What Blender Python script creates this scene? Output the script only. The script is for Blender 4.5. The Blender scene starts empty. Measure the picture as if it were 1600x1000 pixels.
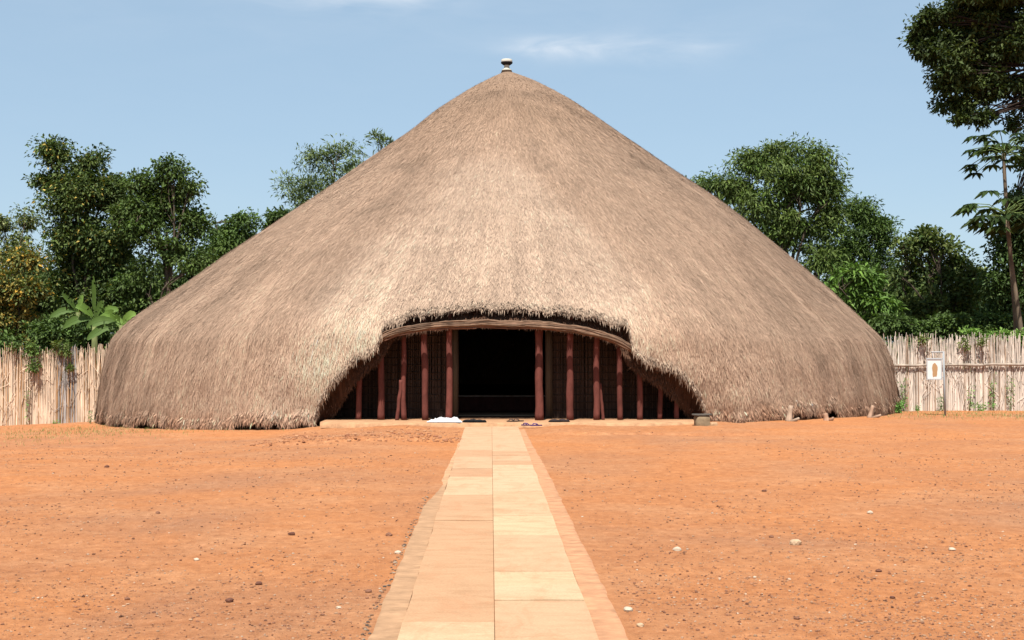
import bpy, math, random
import numpy as np
from math import radians, sin, cos, pi
from mathutils import Vector, Matrix

random.seed(7)
rng = np.random.default_rng(11)
scene = bpy.context.scene
COL = scene.collection

# ------------------------------------------------------------------ camera, sky, sun, exposure
F = 2200.0            # focal length in photo pixels (1600 wide)
EYE = 1.7
TILT = math.atan(45.0 / F)
cam_d = bpy.data.cameras.new("camera")
cam = bpy.data.objects.new("camera", cam_d)
COL.objects.link(cam)
cam_d.sensor_width = 36.0
cam_d.lens = 36.0 * F / 1600.0
cam_d.clip_start = 0.1
cam_d.clip_end = 3000
cam.location = (0, 0, EYE)
cam.rotation_euler = (pi / 2 + TILT, 0, 0)
scene.camera = cam
scene.render.resolution_x = 1024
scene.render.resolution_y = 640

SUN_EL = radians(61)
SUN_AZ = radians(-12)      # to the left of straight behind the camera
sd = Vector((sin(SUN_AZ) * cos(SUN_EL), -cos(SUN_AZ) * cos(SUN_EL), sin(SUN_EL)))
sl = bpy.data.lights.new("sun", 'SUN')
sl.energy = 4.7
sl.angle = radians(0.5)
sl.color = (1.0, 0.955, 0.88)
so = bpy.data.objects.new("sun", sl)
COL.objects.link(so)
so.rotation_euler = sd.to_track_quat('Z', 'Y').to_euler()

w = bpy.data.worlds.new("World")
scene.world = w
w.use_nodes = True
nt = w.node_tree
nt.nodes.clear()
wo = nt.nodes.new('ShaderNodeOutputWorld')
bg = nt.nodes.new('ShaderNodeBackground')
sky = nt.nodes.new('ShaderNodeTexSky')
sky.sky_type = 'NISHITA'
sky.sun_disc = False
sky.sun_elevation = SUN_EL
sky.sun_rotation = math.atan2(sd.x, sd.y)
sky.altitude = 1100
sky.air_density = 1.0
sky.dust_density = 1.6
sky.ozone_density = 1.0
bg.inputs['Strength'].default_value = 0.074
# thin fair-weather clouds, placed by direction
tc = nt.nodes.new('ShaderNodeTexCoord')
sep = nt.nodes.new('ShaderNodeSeparateXYZ')
nt.links.new(tc.outputs['Generated'], sep.inputs[0])
def wm(op, a, b=None):
    n = nt.nodes.new('ShaderNodeMath'); n.operation = op
    for i, v in enumerate((a, b)):
        if v is None: continue
        if isinstance(v, (int, float)): n.inputs[i].default_value = v
        else: nt.links.new(v, n.inputs[i])
    return n.outputs[0]
az = wm('ARCTAN2', sep.outputs[0], sep.outputs[1])
el = wm('ARCSINE', sep.outputs[2])
cmb = nt.nodes.new('ShaderNodeCombineXYZ')
nt.links.new(az, cmb.inputs[0]); nt.links.new(el, cmb.inputs[1])
mp = nt.nodes.new('ShaderNodeMapping'); mp.inputs['Scale'].default_value = (13, 48, 1)
mp.inputs['Rotation'].default_value = (0, 0, 0.05)
nt.links.new(cmb.outputs[0], mp.inputs[0])
cn = nt.nodes.new('ShaderNodeTexNoise'); cn.inputs['Scale'].default_value = 1.3
cn.inputs['Detail'].default_value = 6; cn.inputs['Roughness'].default_value = 0.55
cn.inputs['Distortion'].default_value = 0.5
nt.links.new(mp.outputs[0], cn.inputs['Vector'])
def blob(px, py, wx, wy, s):
    a0 = (px - 800) / F; e0 = (545 - py) / F
    dx = wm('DIVIDE', wm('SUBTRACT', az, a0), wx / F)
    dy = wm('DIVIDE', wm('SUBTRACT', el, e0), wy / F)
    d = wm('ADD', wm('MULTIPLY', dx, dx), wm('MULTIPLY', dy, dy))
    e = wm('EXPONENT', wm('MULTIPLY', d, -1.0))
    return wm('MULTIPLY', e, s)
m = wm('ADD', blob(560, 0, 120, 22, 1.0), blob(875, 80, 75, 16, 1.0))
m = wm('ADD', m, blob(1040, 85, 95, 22, 0.5))
m = wm('ADD', m, blob(700, 30, 700, 60, 0.08))
m = wm('ADD', m, 0.02)
cl = wm('MULTIPLY', m, wm('MULTIPLY', wm('MAXIMUM', wm('SUBTRACT', cn.outputs['Fac'], 0.30), 0.0), 2.6))
cl = wm('MINIMUM', wm('MULTIPLY', cl, .62), 0.5)
mx = nt.nodes.new('ShaderNodeMix'); mx.data_type = 'RGBA'
nt.links.new(cl, mx.inputs[0])
hzm = nt.nodes.new('ShaderNodeMix'); hzm.data_type = 'RGBA'; hzm.inputs[0].default_value = .62
nt.links.new(sky.outputs[0], hzm.inputs[6]); hzm.inputs[7].default_value = (3.0, 4.15, 5.15, 1)   # dry-season haze evens out the blue
nt.links.new(hzm.outputs[2], mx.inputs[6])
mx.inputs[7].default_value = (6.6, 6.8, 7.1, 1)
nt.links.new(mx.outputs[2], bg.inputs['Color'])
nt.links.new(bg.outputs[0], wo.inputs[0])

scene.view_settings.view_transform = 'Standard'
scene.view_settings.look = 'None'
scene.view_settings.exposure = 1.0
scene.view_settings.gamma = 1.0

# ------------------------------------------------------------------ helpers
def at(px, py, d):
    """photo pixel + distance along the view axis -> world point"""
    u = (px - 800) / F; v = (500 - py) / F
    yy = cos(TILT) - sin(TILT) * v
    zz = sin(TILT) + cos(TILT) * v
    return np.array([u * d / yy, d, EYE + zz * d / yy])

def _h(ix, iy, iz, seed):
    n = (ix * 374761393 + iy * 668265263 + iz * 2147483647 + seed * 1274126177) & 0x7fffffff
    n = ((n ^ (n >> 13)) * 1274126177) & 0x7fffffff
    n = n ^ (n >> 16)
    return (n & 0xffff) / 65535.0
def vn(x, y, z=0.0, seed=0):
    x = np.asarray(x, float); y = np.asarray(y, float); z = np.asarray(z, float) + 0 * x
    ix = np.floor(x).astype(np.int64); iy = np.floor(y).astype(np.int64); iz = np.floor(z).astype(np.int64)
    fx = x - ix; fy = y - iy; fz = z - iz
    fx = fx*fx*(3-2*fx); fy = fy*fy*(3-2*fy); fz = fz*fz*(3-2*fz)
    r = 0
    for a in (0, 1):
        for b in (0, 1):
            for c in (0, 1):
                wgt = (fx if a else 1-fx) * (fy if b else 1-fy) * (fz if c else 1-fz)
                r = r + wgt * _h(ix+a, iy+b, iz+c, seed)
    return r * 2 - 1
def fbm(x, y, z=0.0, o=4, seed=0):
    r = 0; a = 1; s = 1
    for i in range(o):
        r = r + a * vn(np.asarray(x)*s, np.asarray(y)*s, np.asarray(z)*s, seed+i*17)
        a *= .5; s *= 2.03
    return r

ALB = .50      # paler colours below are written for exposure 0
def mk(name, V, faces, mats, parent=None, col=None, uv=None, smooth=True, mi=None):
    """one mesh object. faces: list of int arrays (n,k). mi: material index per block"""
    V = np.asarray(V, np.float32)
    if col is not None and not (mats is M_leaf): col = np.asarray(col)*ALB
    me = bpy.data.meshes.new(name)
    me.vertices.add(len(V)); me.vertices.foreach_set('co', V.ravel())
    faces = [np.asarray(f, np.int32) for f in faces if len(f)]
    loops = np.concatenate([f.ravel() for f in faces])
    sizes = np.concatenate([np.full(len(f), f.shape[1], np.int32) for f in faces])
    starts = np.concatenate([[0], np.cumsum(sizes)[:-1]]).astype(np.int32)
    me.loops.add(len(loops)); me.loops.foreach_set('vertex_index', loops)
    me.polygons.add(len(sizes)); me.polygons.foreach_set('loop_start', starts)
    try: me.polygons.foreach_set('loop_total', sizes)
    except Exception: pass
    if not isinstance(mats, (list, tuple)): mats = [mats]
    for m_ in mats: me.materials.append(m_)
    if mi is not None:
        me.polygons.foreach_set('material_index', np.concatenate([np.full(len(f), k, np.int32) for f, k in zip(faces, mi)]))
    me.polygons.foreach_set('use_smooth', np.full(len(sizes), smooth))
    if col is not None:
        c = np.ones((len(V), 4), np.float32); c[:, :3] = col
        a = me.color_attributes.new('Col', 'FLOAT_COLOR', 'POINT'); a.data.foreach_set('color', c.ravel())
    if uv is not None:
        l = me.uv_layers.new(name='UVMap'); l.data.foreach_set('uv', np.asarray(uv, np.float32)[loops].ravel())
    me.update(); me.validate()
    o = bpy.data.objects.new(name, me); COL.objects.link(o)
    if parent is not None: o.parent = parent
    return o

class MB:
    """collects pieces into one mesh"""
    def __init__(s): s.flat = False; s.V = []; s.F = {3: [], 4: []}; s.C = []; s.n = 0
    def add(s, V, faces, col=None):
        V = np.asarray(V, float); s.V.append(V)
        for f in faces:
            f = np.asarray(f)
            if len(f): s.F[f.shape[1]].append(f + s.n)
        c = np.ones((len(V), 3)) * (np.array(col) if col is not None else 1.0)
        s.C.append(c); s.n += len(V)
    def build(s, name, mat, parent=None, smooth=True):
        fs = [np.concatenate(v) for v in s.F.values() if v]
        return mk(name, np.concatenate(s.V), fs, mat, parent, np.concatenate(s.C), None, smooth and not s.flat)
    def tube(s, P, R, n=8, col=None, cap=True):
        P = np.asarray(P, float); R = np.ones(len(P)) * np.asarray(R, float)
        T = np.gradient(P, axis=0); T /= np.linalg.norm(T, axis=1)[:, None] + 1e-9
        ref = np.array([0.3, 1, 0.1]) if abs(T[0][2]) > 0.7 else np.array([0, 0, 1.0])
        A = np.cross(T, ref); A /= np.linalg.norm(A, axis=1)[:, None] + 1e-9
        B = np.cross(T, A)
        a = np.linspace(0, 2*pi, n, endpoint=False)
        V = P[:, None, :] + R[:, None, None] * (cos_(a)[None, :, None] * A[:, None, :] + sin_(a)[None, :, None] * B[:, None, :])
        V = V.reshape(-1, 3)
        i = np.arange(len(P)-1)[:, None] * n; j = np.arange(n)[None, :]; k = (j+1) % n
        Q = np.stack([i+j, i+k, i+n+k, i+n+j], -1).reshape(-1, 4)
        fs = [Q]
        if cap:
            V = np.vstack([V, P[0], P[-1]]); m0 = len(V)-2; m1 = m0+1
            jj = np.arange(n); kk = (jj+1) % n; b = (len(P)-1)*n
            fs.append(np.concatenate([np.stack([kk, jj, np.full(n, m0)], -1), np.stack([b+jj, b+kk, np.full(n, m1)], -1)]))
        s.add(V, fs, col)
    def box(s, c, sz, rz=0, col=None, jit=0):
        c = np.array(c, float); sz = np.array(sz, float)/2; s.flat = True
        V = np.array([[x, y, z] for x in (-1, 1) for y in (-1, 1) for z in (-1, 1)], float) * sz
        if jit: V += rng.uniform(-jit, jit, V.shape)
        R = np.array([[cos(rz), -sin(rz), 0], [sin(rz), cos(rz), 0], [0, 0, 1]])
        V = V @ R.T + c
        s.add(V, [np.array([[0,1,3,2],[4,6,7,5],[0,4,5,1],[2,3,7,6],[0,2,6,4],[1,5,7,3]])], col)
    def lathe(s, prof, c, n=24, col=None):
        prof = np.asarray(prof, float)
        a = np.linspace(0, 2*pi, n, endpoint=False)
        V = np.stack([c[0]+prof[:, 0, None]*cos_(a), c[1]+prof[:, 0, None]*sin_(a), c[2]+prof[:, 1, None]+0*a], -1).reshape(-1, 3)
        i = np.arange(len(prof)-1)[:, None]*n; j = np.arange(n)[None, :]; k = (j+1) % n
        s.add(V, [np.stack([i+j, i+k, i+n+k, i+n+j], -1).reshape(-1, 4)], col)
cos_ = np.cos; sin_ = np.sin

def empty(name, loc, label, cat, group=None):
    o = bpy.data.objects.new(name, None); COL.objects.link(o); o.location = loc
    o.empty_display_size = .3
    tag(o, label, cat, group); return o
def tag(o, label, cat=None, group=None):
    o['label'] = label
    if cat: o['category'] = cat
    if group: o['group'] = group
    return o
def rel(o):      # child meshes are built in world coordinates: keep them there
    p = o.parent
    if p is not None:
        loc = Vector((0, 0, 0)); q = p
        while q is not None: loc += q.location; q = q.parent
        o.location = -loc if p.type == 'EMPTY' else o.location
    return o

# ------------------------------------------------------------------ materials
def new_mat(name, rough=.9, spec=.2):
    m_ = bpy.data.materials.new(name); m_.use_nodes = True
    n = m_.node_tree; b = n.nodes['Principled BSDF']
    b.inputs['Roughness'].default_value = rough
    b.inputs['Specular IOR Level'].default_value = spec
    return m_, n, b
def node(n, t, **kw):
    x = n.nodes.new(t)
    for k, v in kw.items():
        if k in x.inputs: x.inputs[k].default_value = v
        else: setattr(x, k, v)
    return x
def ramp(n, fac, stops):
    r = n.nodes.new('ShaderNodeValToRGB'); n.links.new(fac, r.inputs[0])
    e = r.color_ramp.elements
    while len(e) < len(stops): e.new(0.5)
    for q, (p, c) in zip(e, stops): q.position = p; q.color = (*c, 1) if len(c) == 3 else c
    return r.outputs[0]
def mixc(n, fac, a, b, mode='MIX'):
    x = n.nodes.new('ShaderNodeMix'); x.data_type = 'RGBA'; x.blend_type = mode
    for i, v in ((0, fac), (6, a), (7, b)):
        if isinstance(v, (int, float)): x.inputs[i].default_value = v
        elif isinstance(v, tuple): x.inputs[i].default_value = (*v, 1)
        else: n.links.new(v, x.inputs[i])
    return x.outputs[2]
def noise(n, vec, scale, detail=4, rough=.55, dist=0):
    x = node(n, 'ShaderNodeTexNoise'); x.inputs['Scale'].default_value = scale
    x.inputs['Detail'].default_value = detail; x.inputs['Roughness'].default_value = rough
    x.inputs['Distortion'].default_value = dist
    if vec is not None: n.links.new(vec, x.inputs['Vector'])
    return x.outputs['Fac']
def objvec(n, scale=(1, 1, 1)):
    t = n.nodes.new('ShaderNodeTexCoord'); mpp = n.nodes.new('ShaderNodeMapping')
    mpp.inputs['Scale'].default_value = scale
    n.links.new(t.outputs['Object'], mpp.inputs[0]); return mpp.outputs[0]
def bump(n, b, h, strength=.5, dist=.02):
    x = n.nodes.new('ShaderNodeBump'); x.inputs['Strength'].default_value = strength
    x.inputs['Distance'].default_value = dist
    n.links.new(h, x.inputs['Height']); n.links.new(x.outputs[0], b.inputs['Normal'])

def m_ground():
    m_, n, b = new_mat('laterite_earth', .95, .1)
    v = objvec(n)
    big = noise(n, v, .22, 4, .6, .6)
    c = ramp(n, big, [(.34, (.66, .28, .118)), (.5, (.60, .265, .124)), (.66, (.50, .25, .145))])
    vs = objvec(n, (.9, 1.1, 1))
    mid = noise(n, vs, .7, 5, .65, .4)
    c = mixc(n, ramp(n, mid, [(.45, (0,)*3), (.7, (.75,)*3)]), c, (.66, .34, .185))
    m2 = noise(n, v, 5, 5, .7)
    c = mixc(n, ramp(n, m2, [(.3, (.5,)*3), (.5, (0,)*3)]), c, (.43, .165, .075))
    g1 = noise(n, v, 22, 4, .8)
    c = mixc(n, ramp(n, g1, [(.58, (0,)*3), (.74, (.8,)*3)]), c, (.30, .13, .075))
    g2 = noise(n, v, 31, 3, .8)
    c = mixc(n, ramp(n, g2, [(.6, (0,)*3), (.75, (.7,)*3)]), c, (.72, .47, .32))
    g3 = noise(n, objvec(n, (1, .7, 1)), 9, 8, .85)
    c = mixc(n, 1.0, c, ramp(n, g3, [(.30, (.50, .43, .40)), (.43, (.88, .85, .83)), (.55, (1.02, 1.02, 1.02)), (.70, (1.32, 1.38, 1.45))]), 'MULTIPLY')
    vor = node(n, 'ShaderNodeTexVoronoi'); vor.inputs['Scale'].default_value = 38
    n.links.new(v, vor.inputs['Vector'])
    cc = ramp(n, vor.outputs['Distance'], [(.08, (1,)*3), (.2, (0,)*3)])
    msk = noise(n, v, 1.1, 3, .6)
    msk = ramp(n, msk, [(.42, (0,)*3), (.62, (.9,)*3)])
    vc = n.nodes.new('ShaderNodeSeparateColor'); n.links.new(vor.outputs['Color'], vc.inputs[0])
    peb = ramp(n, vc.outputs[0], [(.0, (.22, .10, .065)), (.45, (.36, .16, .09)), (.75, (.5, .3, .2)), (1, (.74, .58, .44))])
    fac = mixc(n, 1.0, cc, msk, 'MULTIPLY')
    c = mixc(n, fac, c, peb)
    c = mixc(n, 1.0, c, (ALB*1.22, ALB*1.16, ALB*1.04), 'MULTIPLY')
    sx = n.nodes.new('ShaderNodeSeparateXYZ'); n.links.new(v, sx.inputs[0])      # rough grass beyond the compound
    mr = n.nodes.new('ShaderNodeMapRange'); mr.inputs[1].default_value = 41.5; mr.inputs[2].default_value = 46
    n.links.new(sx.outputs[1], mr.inputs[0])
    c = mixc(n, mr.outputs[0], c, (.075, .09, .03))
    n.links.new(c, b.inputs['Base Color'])
    h = n.nodes.new('ShaderNodeMath'); h.operation = 'ADD'
    n.links.new(g1, h.inputs[0]); n.links.new(m2, h.inputs[1])
    h2 = n.nodes.new('ShaderNodeMath'); h2.operation = 'ADD'
    n.links.new(h.outputs[0], h2.inputs[0]); n.links.new(g3, h2.inputs[1])
    bump(n, b, h2.outputs[0], .8, .03)
    return m_
def m_attr(name, rough=.9, spec=.15, nz=None, amt=.3, trans=0, bumpv=None):
    """colour from the object's own Col attribute, broken up by noise"""
    m_, n, b = new_mat(name, rough, spec)
    a = n.nodes.new('ShaderNodeAttribute'); a.attribute_name = 'Col'
    c = a.outputs['Color']
    if nz:
        v = objvec(n, nz[1]); q = noise(n, v, nz[0], 5, .65)
        lo = 1 - amt; hi = 1 + amt
        c = mixc(n, 1.0, c, ramp(n, q, [(.3, (lo,)*3), (.7, (hi,)*3)]), 'MULTIPLY')
        if bumpv: bump(n, b, q, bumpv[0], bumpv[1])
    n.links.new(c, b.inputs['Base Color'])
    if trans:
        t = n.nodes.new('ShaderNodeBsdfTranslucent'); n.links.new(mixc(n, 1.0, c, (1.0, 1.1, .45), 'MULTIPLY'), t.inputs['Color'])
        mxs = n.nodes.new('ShaderNodeMixShader'); mxs.inputs[0].default_value = trans
        n.links.new(b.outputs[0], mxs.inputs[1]); n.links.new(t.outputs[0], mxs.inputs[2])
        n.links.new(mxs.outputs[0], n.nodes['Material Output'].inputs['Surface'])
    return m_
def m_thatch():
    m_, n, b = new_mat('dry_grass_thatch', .95, .1)
    uvn = n.nodes.new('ShaderNodeUVMap'); uvn.uv_map = 'UVMap'
    mpp = n.nodes.new('ShaderNodeMapping'); mpp.inputs['Scale'].default_value = (34, 3.2, 1)
    n.links.new(uvn.outputs[0], mpp.inputs[0])
    st = noise(n, mpp.outputs[0], 1.0, 5, .7, .35)
    a = n.nodes.new('ShaderNodeAttribute'); a.attribute_name = 'Col'
    c = mixc(n, 1.0, a.outputs['Color'], ramp(n, st, [(.3, (.5, .47, .45)), (.5, (.95,)*3), (.7, (1.3, 1.28, 1.25))]), 'MULTIPLY')
    n.links.new(c, b.inputs['Base Color'])
    bump(n, b, st, .8, .04)
    return m_
M_ground = m_ground()
M_thatch = m_thatch()
M_straw = m_attr('loose_straw', .9, .15)
M_leaf = m_attr('leaf', .6, .18, trans=.25)
M_bark = m_attr('bark', .95, .1, (6, (1, 1, .3)), .4, bumpv=(.6, .03))
M_stone = m_attr('stone', .9, .2, (14, (1, 1, 1)), .25, bumpv=(.4, .01))
def m_slab():
    m_, n, b = new_mat('stone_slab', .92, .12)
    a = n.nodes.new('ShaderNodeAttribute'); a.attribute_name = 'Col'; c = a.outputs['Color']
    q = noise(n, objvec(n, (.9, 2.2, 1)), 2.4, 6, .7, .6)
    c = mixc(n, 1.0, c, ramp(n, q, [(.28, (.84, .80, .76)), (.5, (1, 1, 1)), (.72, (1.08, 1.09, 1.1))]), 'MULTIPLY')
    d = noise(n, objvec(n, (1, .45, 1)), 3.2, 7, .75, .8)        # blown red dust
    c = mixc(n, ramp(n, d, [(.50, (0,)*3), (.72, (.65,)*3)]), c, (.34, .165, .085))
    g_ = noise(n, objvec(n), 60, 3, .8)
    c = mixc(n, 1.0, c, ramp(n, g_, [(.3, (.86,)*3), (.7, (1.1,)*3)]), 'MULTIPLY')
    n.links.new(c, b.inputs['Base Color']); bump(n, b, g_, .25, .004); return m_
M_slab = m_slab()
M_reed = m_attr('reed', .85, .15, (5, (1, 1, .25)), .3)
M_cloth = m_attr('bark_cloth', .9, .1, (7, (1, 1, .5)), .3, bumpv=(.5, .02))
M_paint = m_attr('paint', .85, .1, (20, (1, 1, 1)), .06)
M_earth = m_attr('packed_earth', .95, .1, (5, (1, 1.5, 1)), .26, bumpv=(.5, .03))
M_fabric = m_attr('fabric', .9, .1, (30, (1, 1, 1)), .05)

# ------------------------------------------------------------------ ground
def sm(x, a, b):
    t = np.clip((x-a)/(b-a), 0, 1); return t*t*(3-2*t)
def gbase(x, y):
    x = np.asarray(x, float); y = np.asarray(y, float)
    return -0.036*np.clip(-x-1.8, 0, 60)*sm(y, 18, 31)*sm(-x, 1.8, 3.5) - .05*sm(x, 7, 12)*sm(y, 32, 38)
def pathx(y):    # left edge, divider, right edge of the paved path
    t = (np.asarray(y, float)-8.22)/(31.17-8.22)
    return -.661-.366*t, -.10-.345*t, .5025-.3825*t
def gz(x, y):
    x = np.asarray(x, float); y = np.asarray(y, float)
    l, m_, r = pathx(y)
    off = sm(np.maximum(l-x, x-r), .15, 1.2)
    z = gbase(x, y) + off*(.022*fbm(x*.35, y*.35, 0, 3, 5) + .010*fbm(x*1.7, y*1.7, 0, 3, 9) + .005*fbm(x*6, y*6, 0, 2, 3))
    # trodden earth apron before the entrance: ragged edge, low step
    e = 25.9+1.9*sm(x, -1.0, .3) - .25*sm(-x, 0, 4) + .16*fbm(x*2.2, 0*x, 0, 4, 21) + .05*fbm(x*9, y*5, 0, 2, 4)
    side = sm(x, -5.0, -4.2)*(1-sm(x, 4.6, 5.2))
    step = .045*sm(y, e, e+.10)*side*off
    rough = .03*np.clip(fbm(x*5, y*3, 0, 4, 31), 0, 1)*sm(y, e-.1, e+.3)*(1-sm(y, e+.8, e+2.2))*side*off*(x < 0)
    return z + step + rough
ys = [1.5]
while ys[-1] < 60:
    d = ys[-1]; s_ = max(.03, d*d/(1408*1.7)*1.2)
    if 25 < d < 31.5: s_ = .05
    elif d < 12: s_ = .06
    ys.append(d+min(s_, .5))
ys = np.array(ys + [70, 90, 130, 200, 350, 600, 1200])
xs = np.concatenate([[-900, -400, -200, -100, -60, -40, -30, -24], np.arange(-19, 19, .07), [19, 24, 30, 40, 60, 100, 200, 400, 900]])
X, Y = np.meshgrid(xs, ys)
Z = gz(X, Y)
Z = np.where(Y < 34, Z, np.where(np.abs(X) > 20, gbase(np.clip(X, -20, 20), Y), Z))
nx, ny = len(xs), len(ys)
i = np.arange(ny-1)[:, None]*nx; j = np.arange(nx-1)[None, :]
Q = np.stack([i+j, i+j+1, i+nx+j+1, i+nx+j], -1).reshape(-1, 4)
g = mk('ground', np.stack([X, Y, Z], -1).reshape(-1, 3), [Q], M_ground)
g['kind'] = 'structure'

# paved path: two rows of slabs
def pd(py, z=.02): return (EYE-z)*F/(py-545)
def crop(v): return 640+v/2.777
LROW = [(70, (0.755, 0.492, 0.295)), (175, (0.705, 0.415, 0.237)), (205, (0.744, 0.477, 0.285)), (255, (0.685, 0.395, 0.223)), (290, (0.774, 0.537, 0.324)), (370, (0.705, 0.419, 0.237)), (480, (0.695, 0.410, 0.229)),
        (710, (0.690, 0.405, 0.226)), (920, (0.765, 0.540, 0.324)), (1210, (0.734, 0.459, 0.265)), (1700, (0.715, 0.428, 0.247)), (3000, None)]
RROW = [(70, (0.755, 0.502, 0.304)), (180, (0.695, 0.419, 0.242)), (200, (0.744, 0.477, 0.285)), (222, (0.695, 0.415, 0.237)), (240, (0.780, 0.545, 0.334)), (355, (0.755, 0.507, 0.300)), (460, (0.788, 0.561, 0.334)), (545, (0.744, 0.482, 0.285)),
        (700, (0.780, 0.545, 0.324)), (760, (0.784, 0.551, 0.334)), (825, (0.734, 0.463, 0.272)), (1150, (0.755, 0.507, 0.295)), (1700, (0.734, 0.459, 0.265)), (3000, None)]
pm = MB()
def slabs(rows, side):
    for (c0, col), (c1, _) in zip(rows[:-1], rows[1:]):
        y1 = pd(crop(c0)); y0 = pd(crop(c1))
        if c0 == 70: y1 = 30.75
        n = max(2, int((y1-y0)/.35)); h = .020+rng.uniform(0, .007)
        yy = np.linspace(y0+.0025, y1-.0025, n)
        l, m_, r = pathx(yy)
        if side < 0: xa, xb = l+.006*fbm(yy*3, 0*yy), m_-.0022
        else: xa, xb = m_+.0022, r+.006*fbm(yy*3, 9+0*yy)
        cols = 6
        T = np.linspace(0, 1, cols)
        XX = xa[:, None]*(1-T)+xb[:, None]*T; YY = yy[:, None]+0*T
        ZZ = h+.0015*fbm(XX*4, YY*4)
        V = np.stack([XX, YY, ZZ], -1).reshape(-1, 3)
        ii = np.arange(n-1)[:, None]*cols; jj = np.arange(cols-1)[None, :]
        fs = [np.stack([ii+jj, ii+jj+1, ii+cols+jj+1, ii+cols+jj], -1).reshape(-1, 4)]
        # skirt
        ring = list(range(cols)) + [k*cols+cols-1 for k in range(1, n)] + [(n-1)*cols+k for k in range(cols-2, -1, -1)] + [k*cols for k in range(n-2, 0, -1)]
        low = V[ring].copy(); low[:, 2] = -.03
        V2 = np.vstack([V, low]); m0 = len(V); L = len(ring)
        fs.append(np.array([[ring[a], m0+a, m0+(a+1) % L, ring[(a+1) % L]] for a in range(L)]))
        pm.add(V2, fs, col)
slabs(LROW, -1); slabs(RROW, 1)
p = pm.build('path', M_slab, smooth=False); p['kind'] = 'structure'

# borders of the path: bare mortar strip on the left, smooth packed earth on the right
bm_ = MB()
def strip(px0, f0, f1, col, y0, y1, lift, n=260):
    yy = np.linspace(y0, y1, n); a = f0(yy); b = f1(yy); T = np.linspace(0, 1, 7)
    XX = a[:, None]*(1-T)+b[:, None]*T; YY = yy[:, None]+0*T
    ZZ = gz(XX, YY)+lift+.004*fbm(XX*5, YY*5)
    ZZ[:, 0] -= .03*(px0 < 0); ZZ[:, -1] -= .03*(px0 > 0)
    V = np.stack([XX, YY, ZZ], -1).reshape(-1, 3); ii = np.arange(n-1)[:, None]*7; jj = np.arange(6)[None, :]
    bm_.add(V, [np.stack([ii+jj, ii+jj+1, ii+7+jj+1, ii+7+jj], -1).reshape(-1, 4)], col)
strip(-1, lambda y: pathx(y)[0]-(.20+.008*fbm(y*4, 0*y, 0, 4, 5))*(1-.65*sm(y, 15, 17.5)), lambda y: pathx(y)[0]-.004, (.60, .355, .20), 2, 17.5, .010)
strip(-1, lambda y: pathx(y)[0]-(.05+.05*sm(y, 17.5, 18.3)-.06*sm(y, 19.4, 23)+.012*fbm(y*3, 0*y, 0, 4, 8)), lambda y: pathx(y)[0]-.004, (.72, .42, .235), 17.5, 25.5, .008)
strip(1, lambda y: pathx(y)[2]+.004, lambda y: pathx(y)[2]+.21+.010*fbm(y*3, 0*y, 0, 4, 13)-.06*sm(y, 18, 28), (.72, .37, .20), 2, 29.6, .006)
o = bm_.build('path_border', M_earth, smooth=True); o['kind'] = 'structure'

# ------------------------------------------------------------------ stones
ICO = None
def ico():
    t = (1+5**.5)/2
    V = np.array([[-1,t,0],[1,t,0],[-1,-t,0],[1,-t,0],[0,-1,t],[0,1,t],[0,-1,-t],[0,1,-t],[t,0,-1],[t,0,1],[-t,0,-1],[-t,0,1]], float)
    V /= np.linalg.norm(V[0])
    Fc = np.array([[0,11,5],[0,5,1],[0,1,7],[0,7,10],[0,10,11],[1,5,9],[5,11,4],[11,10,2],[10,7,6],[7,1,8],[3,9,4],[3,4,2],[3,2,6],[3,6,8],[3,8,9],[4,9,5],[2,4,11],[6,2,10],[8,6,7],[9,8,1]])
    return V, Fc
def ico2():
    V, Fc = ico(); V = list(map(tuple, V)); cache = {}; out = []
    def mid(a, b):
        k = (min(a, b), max(a, b))
        if k not in cache:
            q = np.array(V[a])+np.array(V[b]); q /= np.linalg.norm(q); V.append(tuple(q)); cache[k] = len(V)-1
        return cache[k]
    for a, b, c in Fc:
        ab, bc, ca = mid(a, b), mid(b, c), mid(c, a)
        out += [[a, ab, ca], [b, bc, ab], [c, ca, bc], [ab, bc, ca]]
    return np.array(V), np.array(out)
I1 = ico(); I2 = ico2()
STC = np.array([(.17, .075, .045), (.27, .115, .065), (.33, .15, .09), (.45, .22, .12), (.55, .33, .2), (.64, .42, .28), (.70, .54, .40)])
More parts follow.
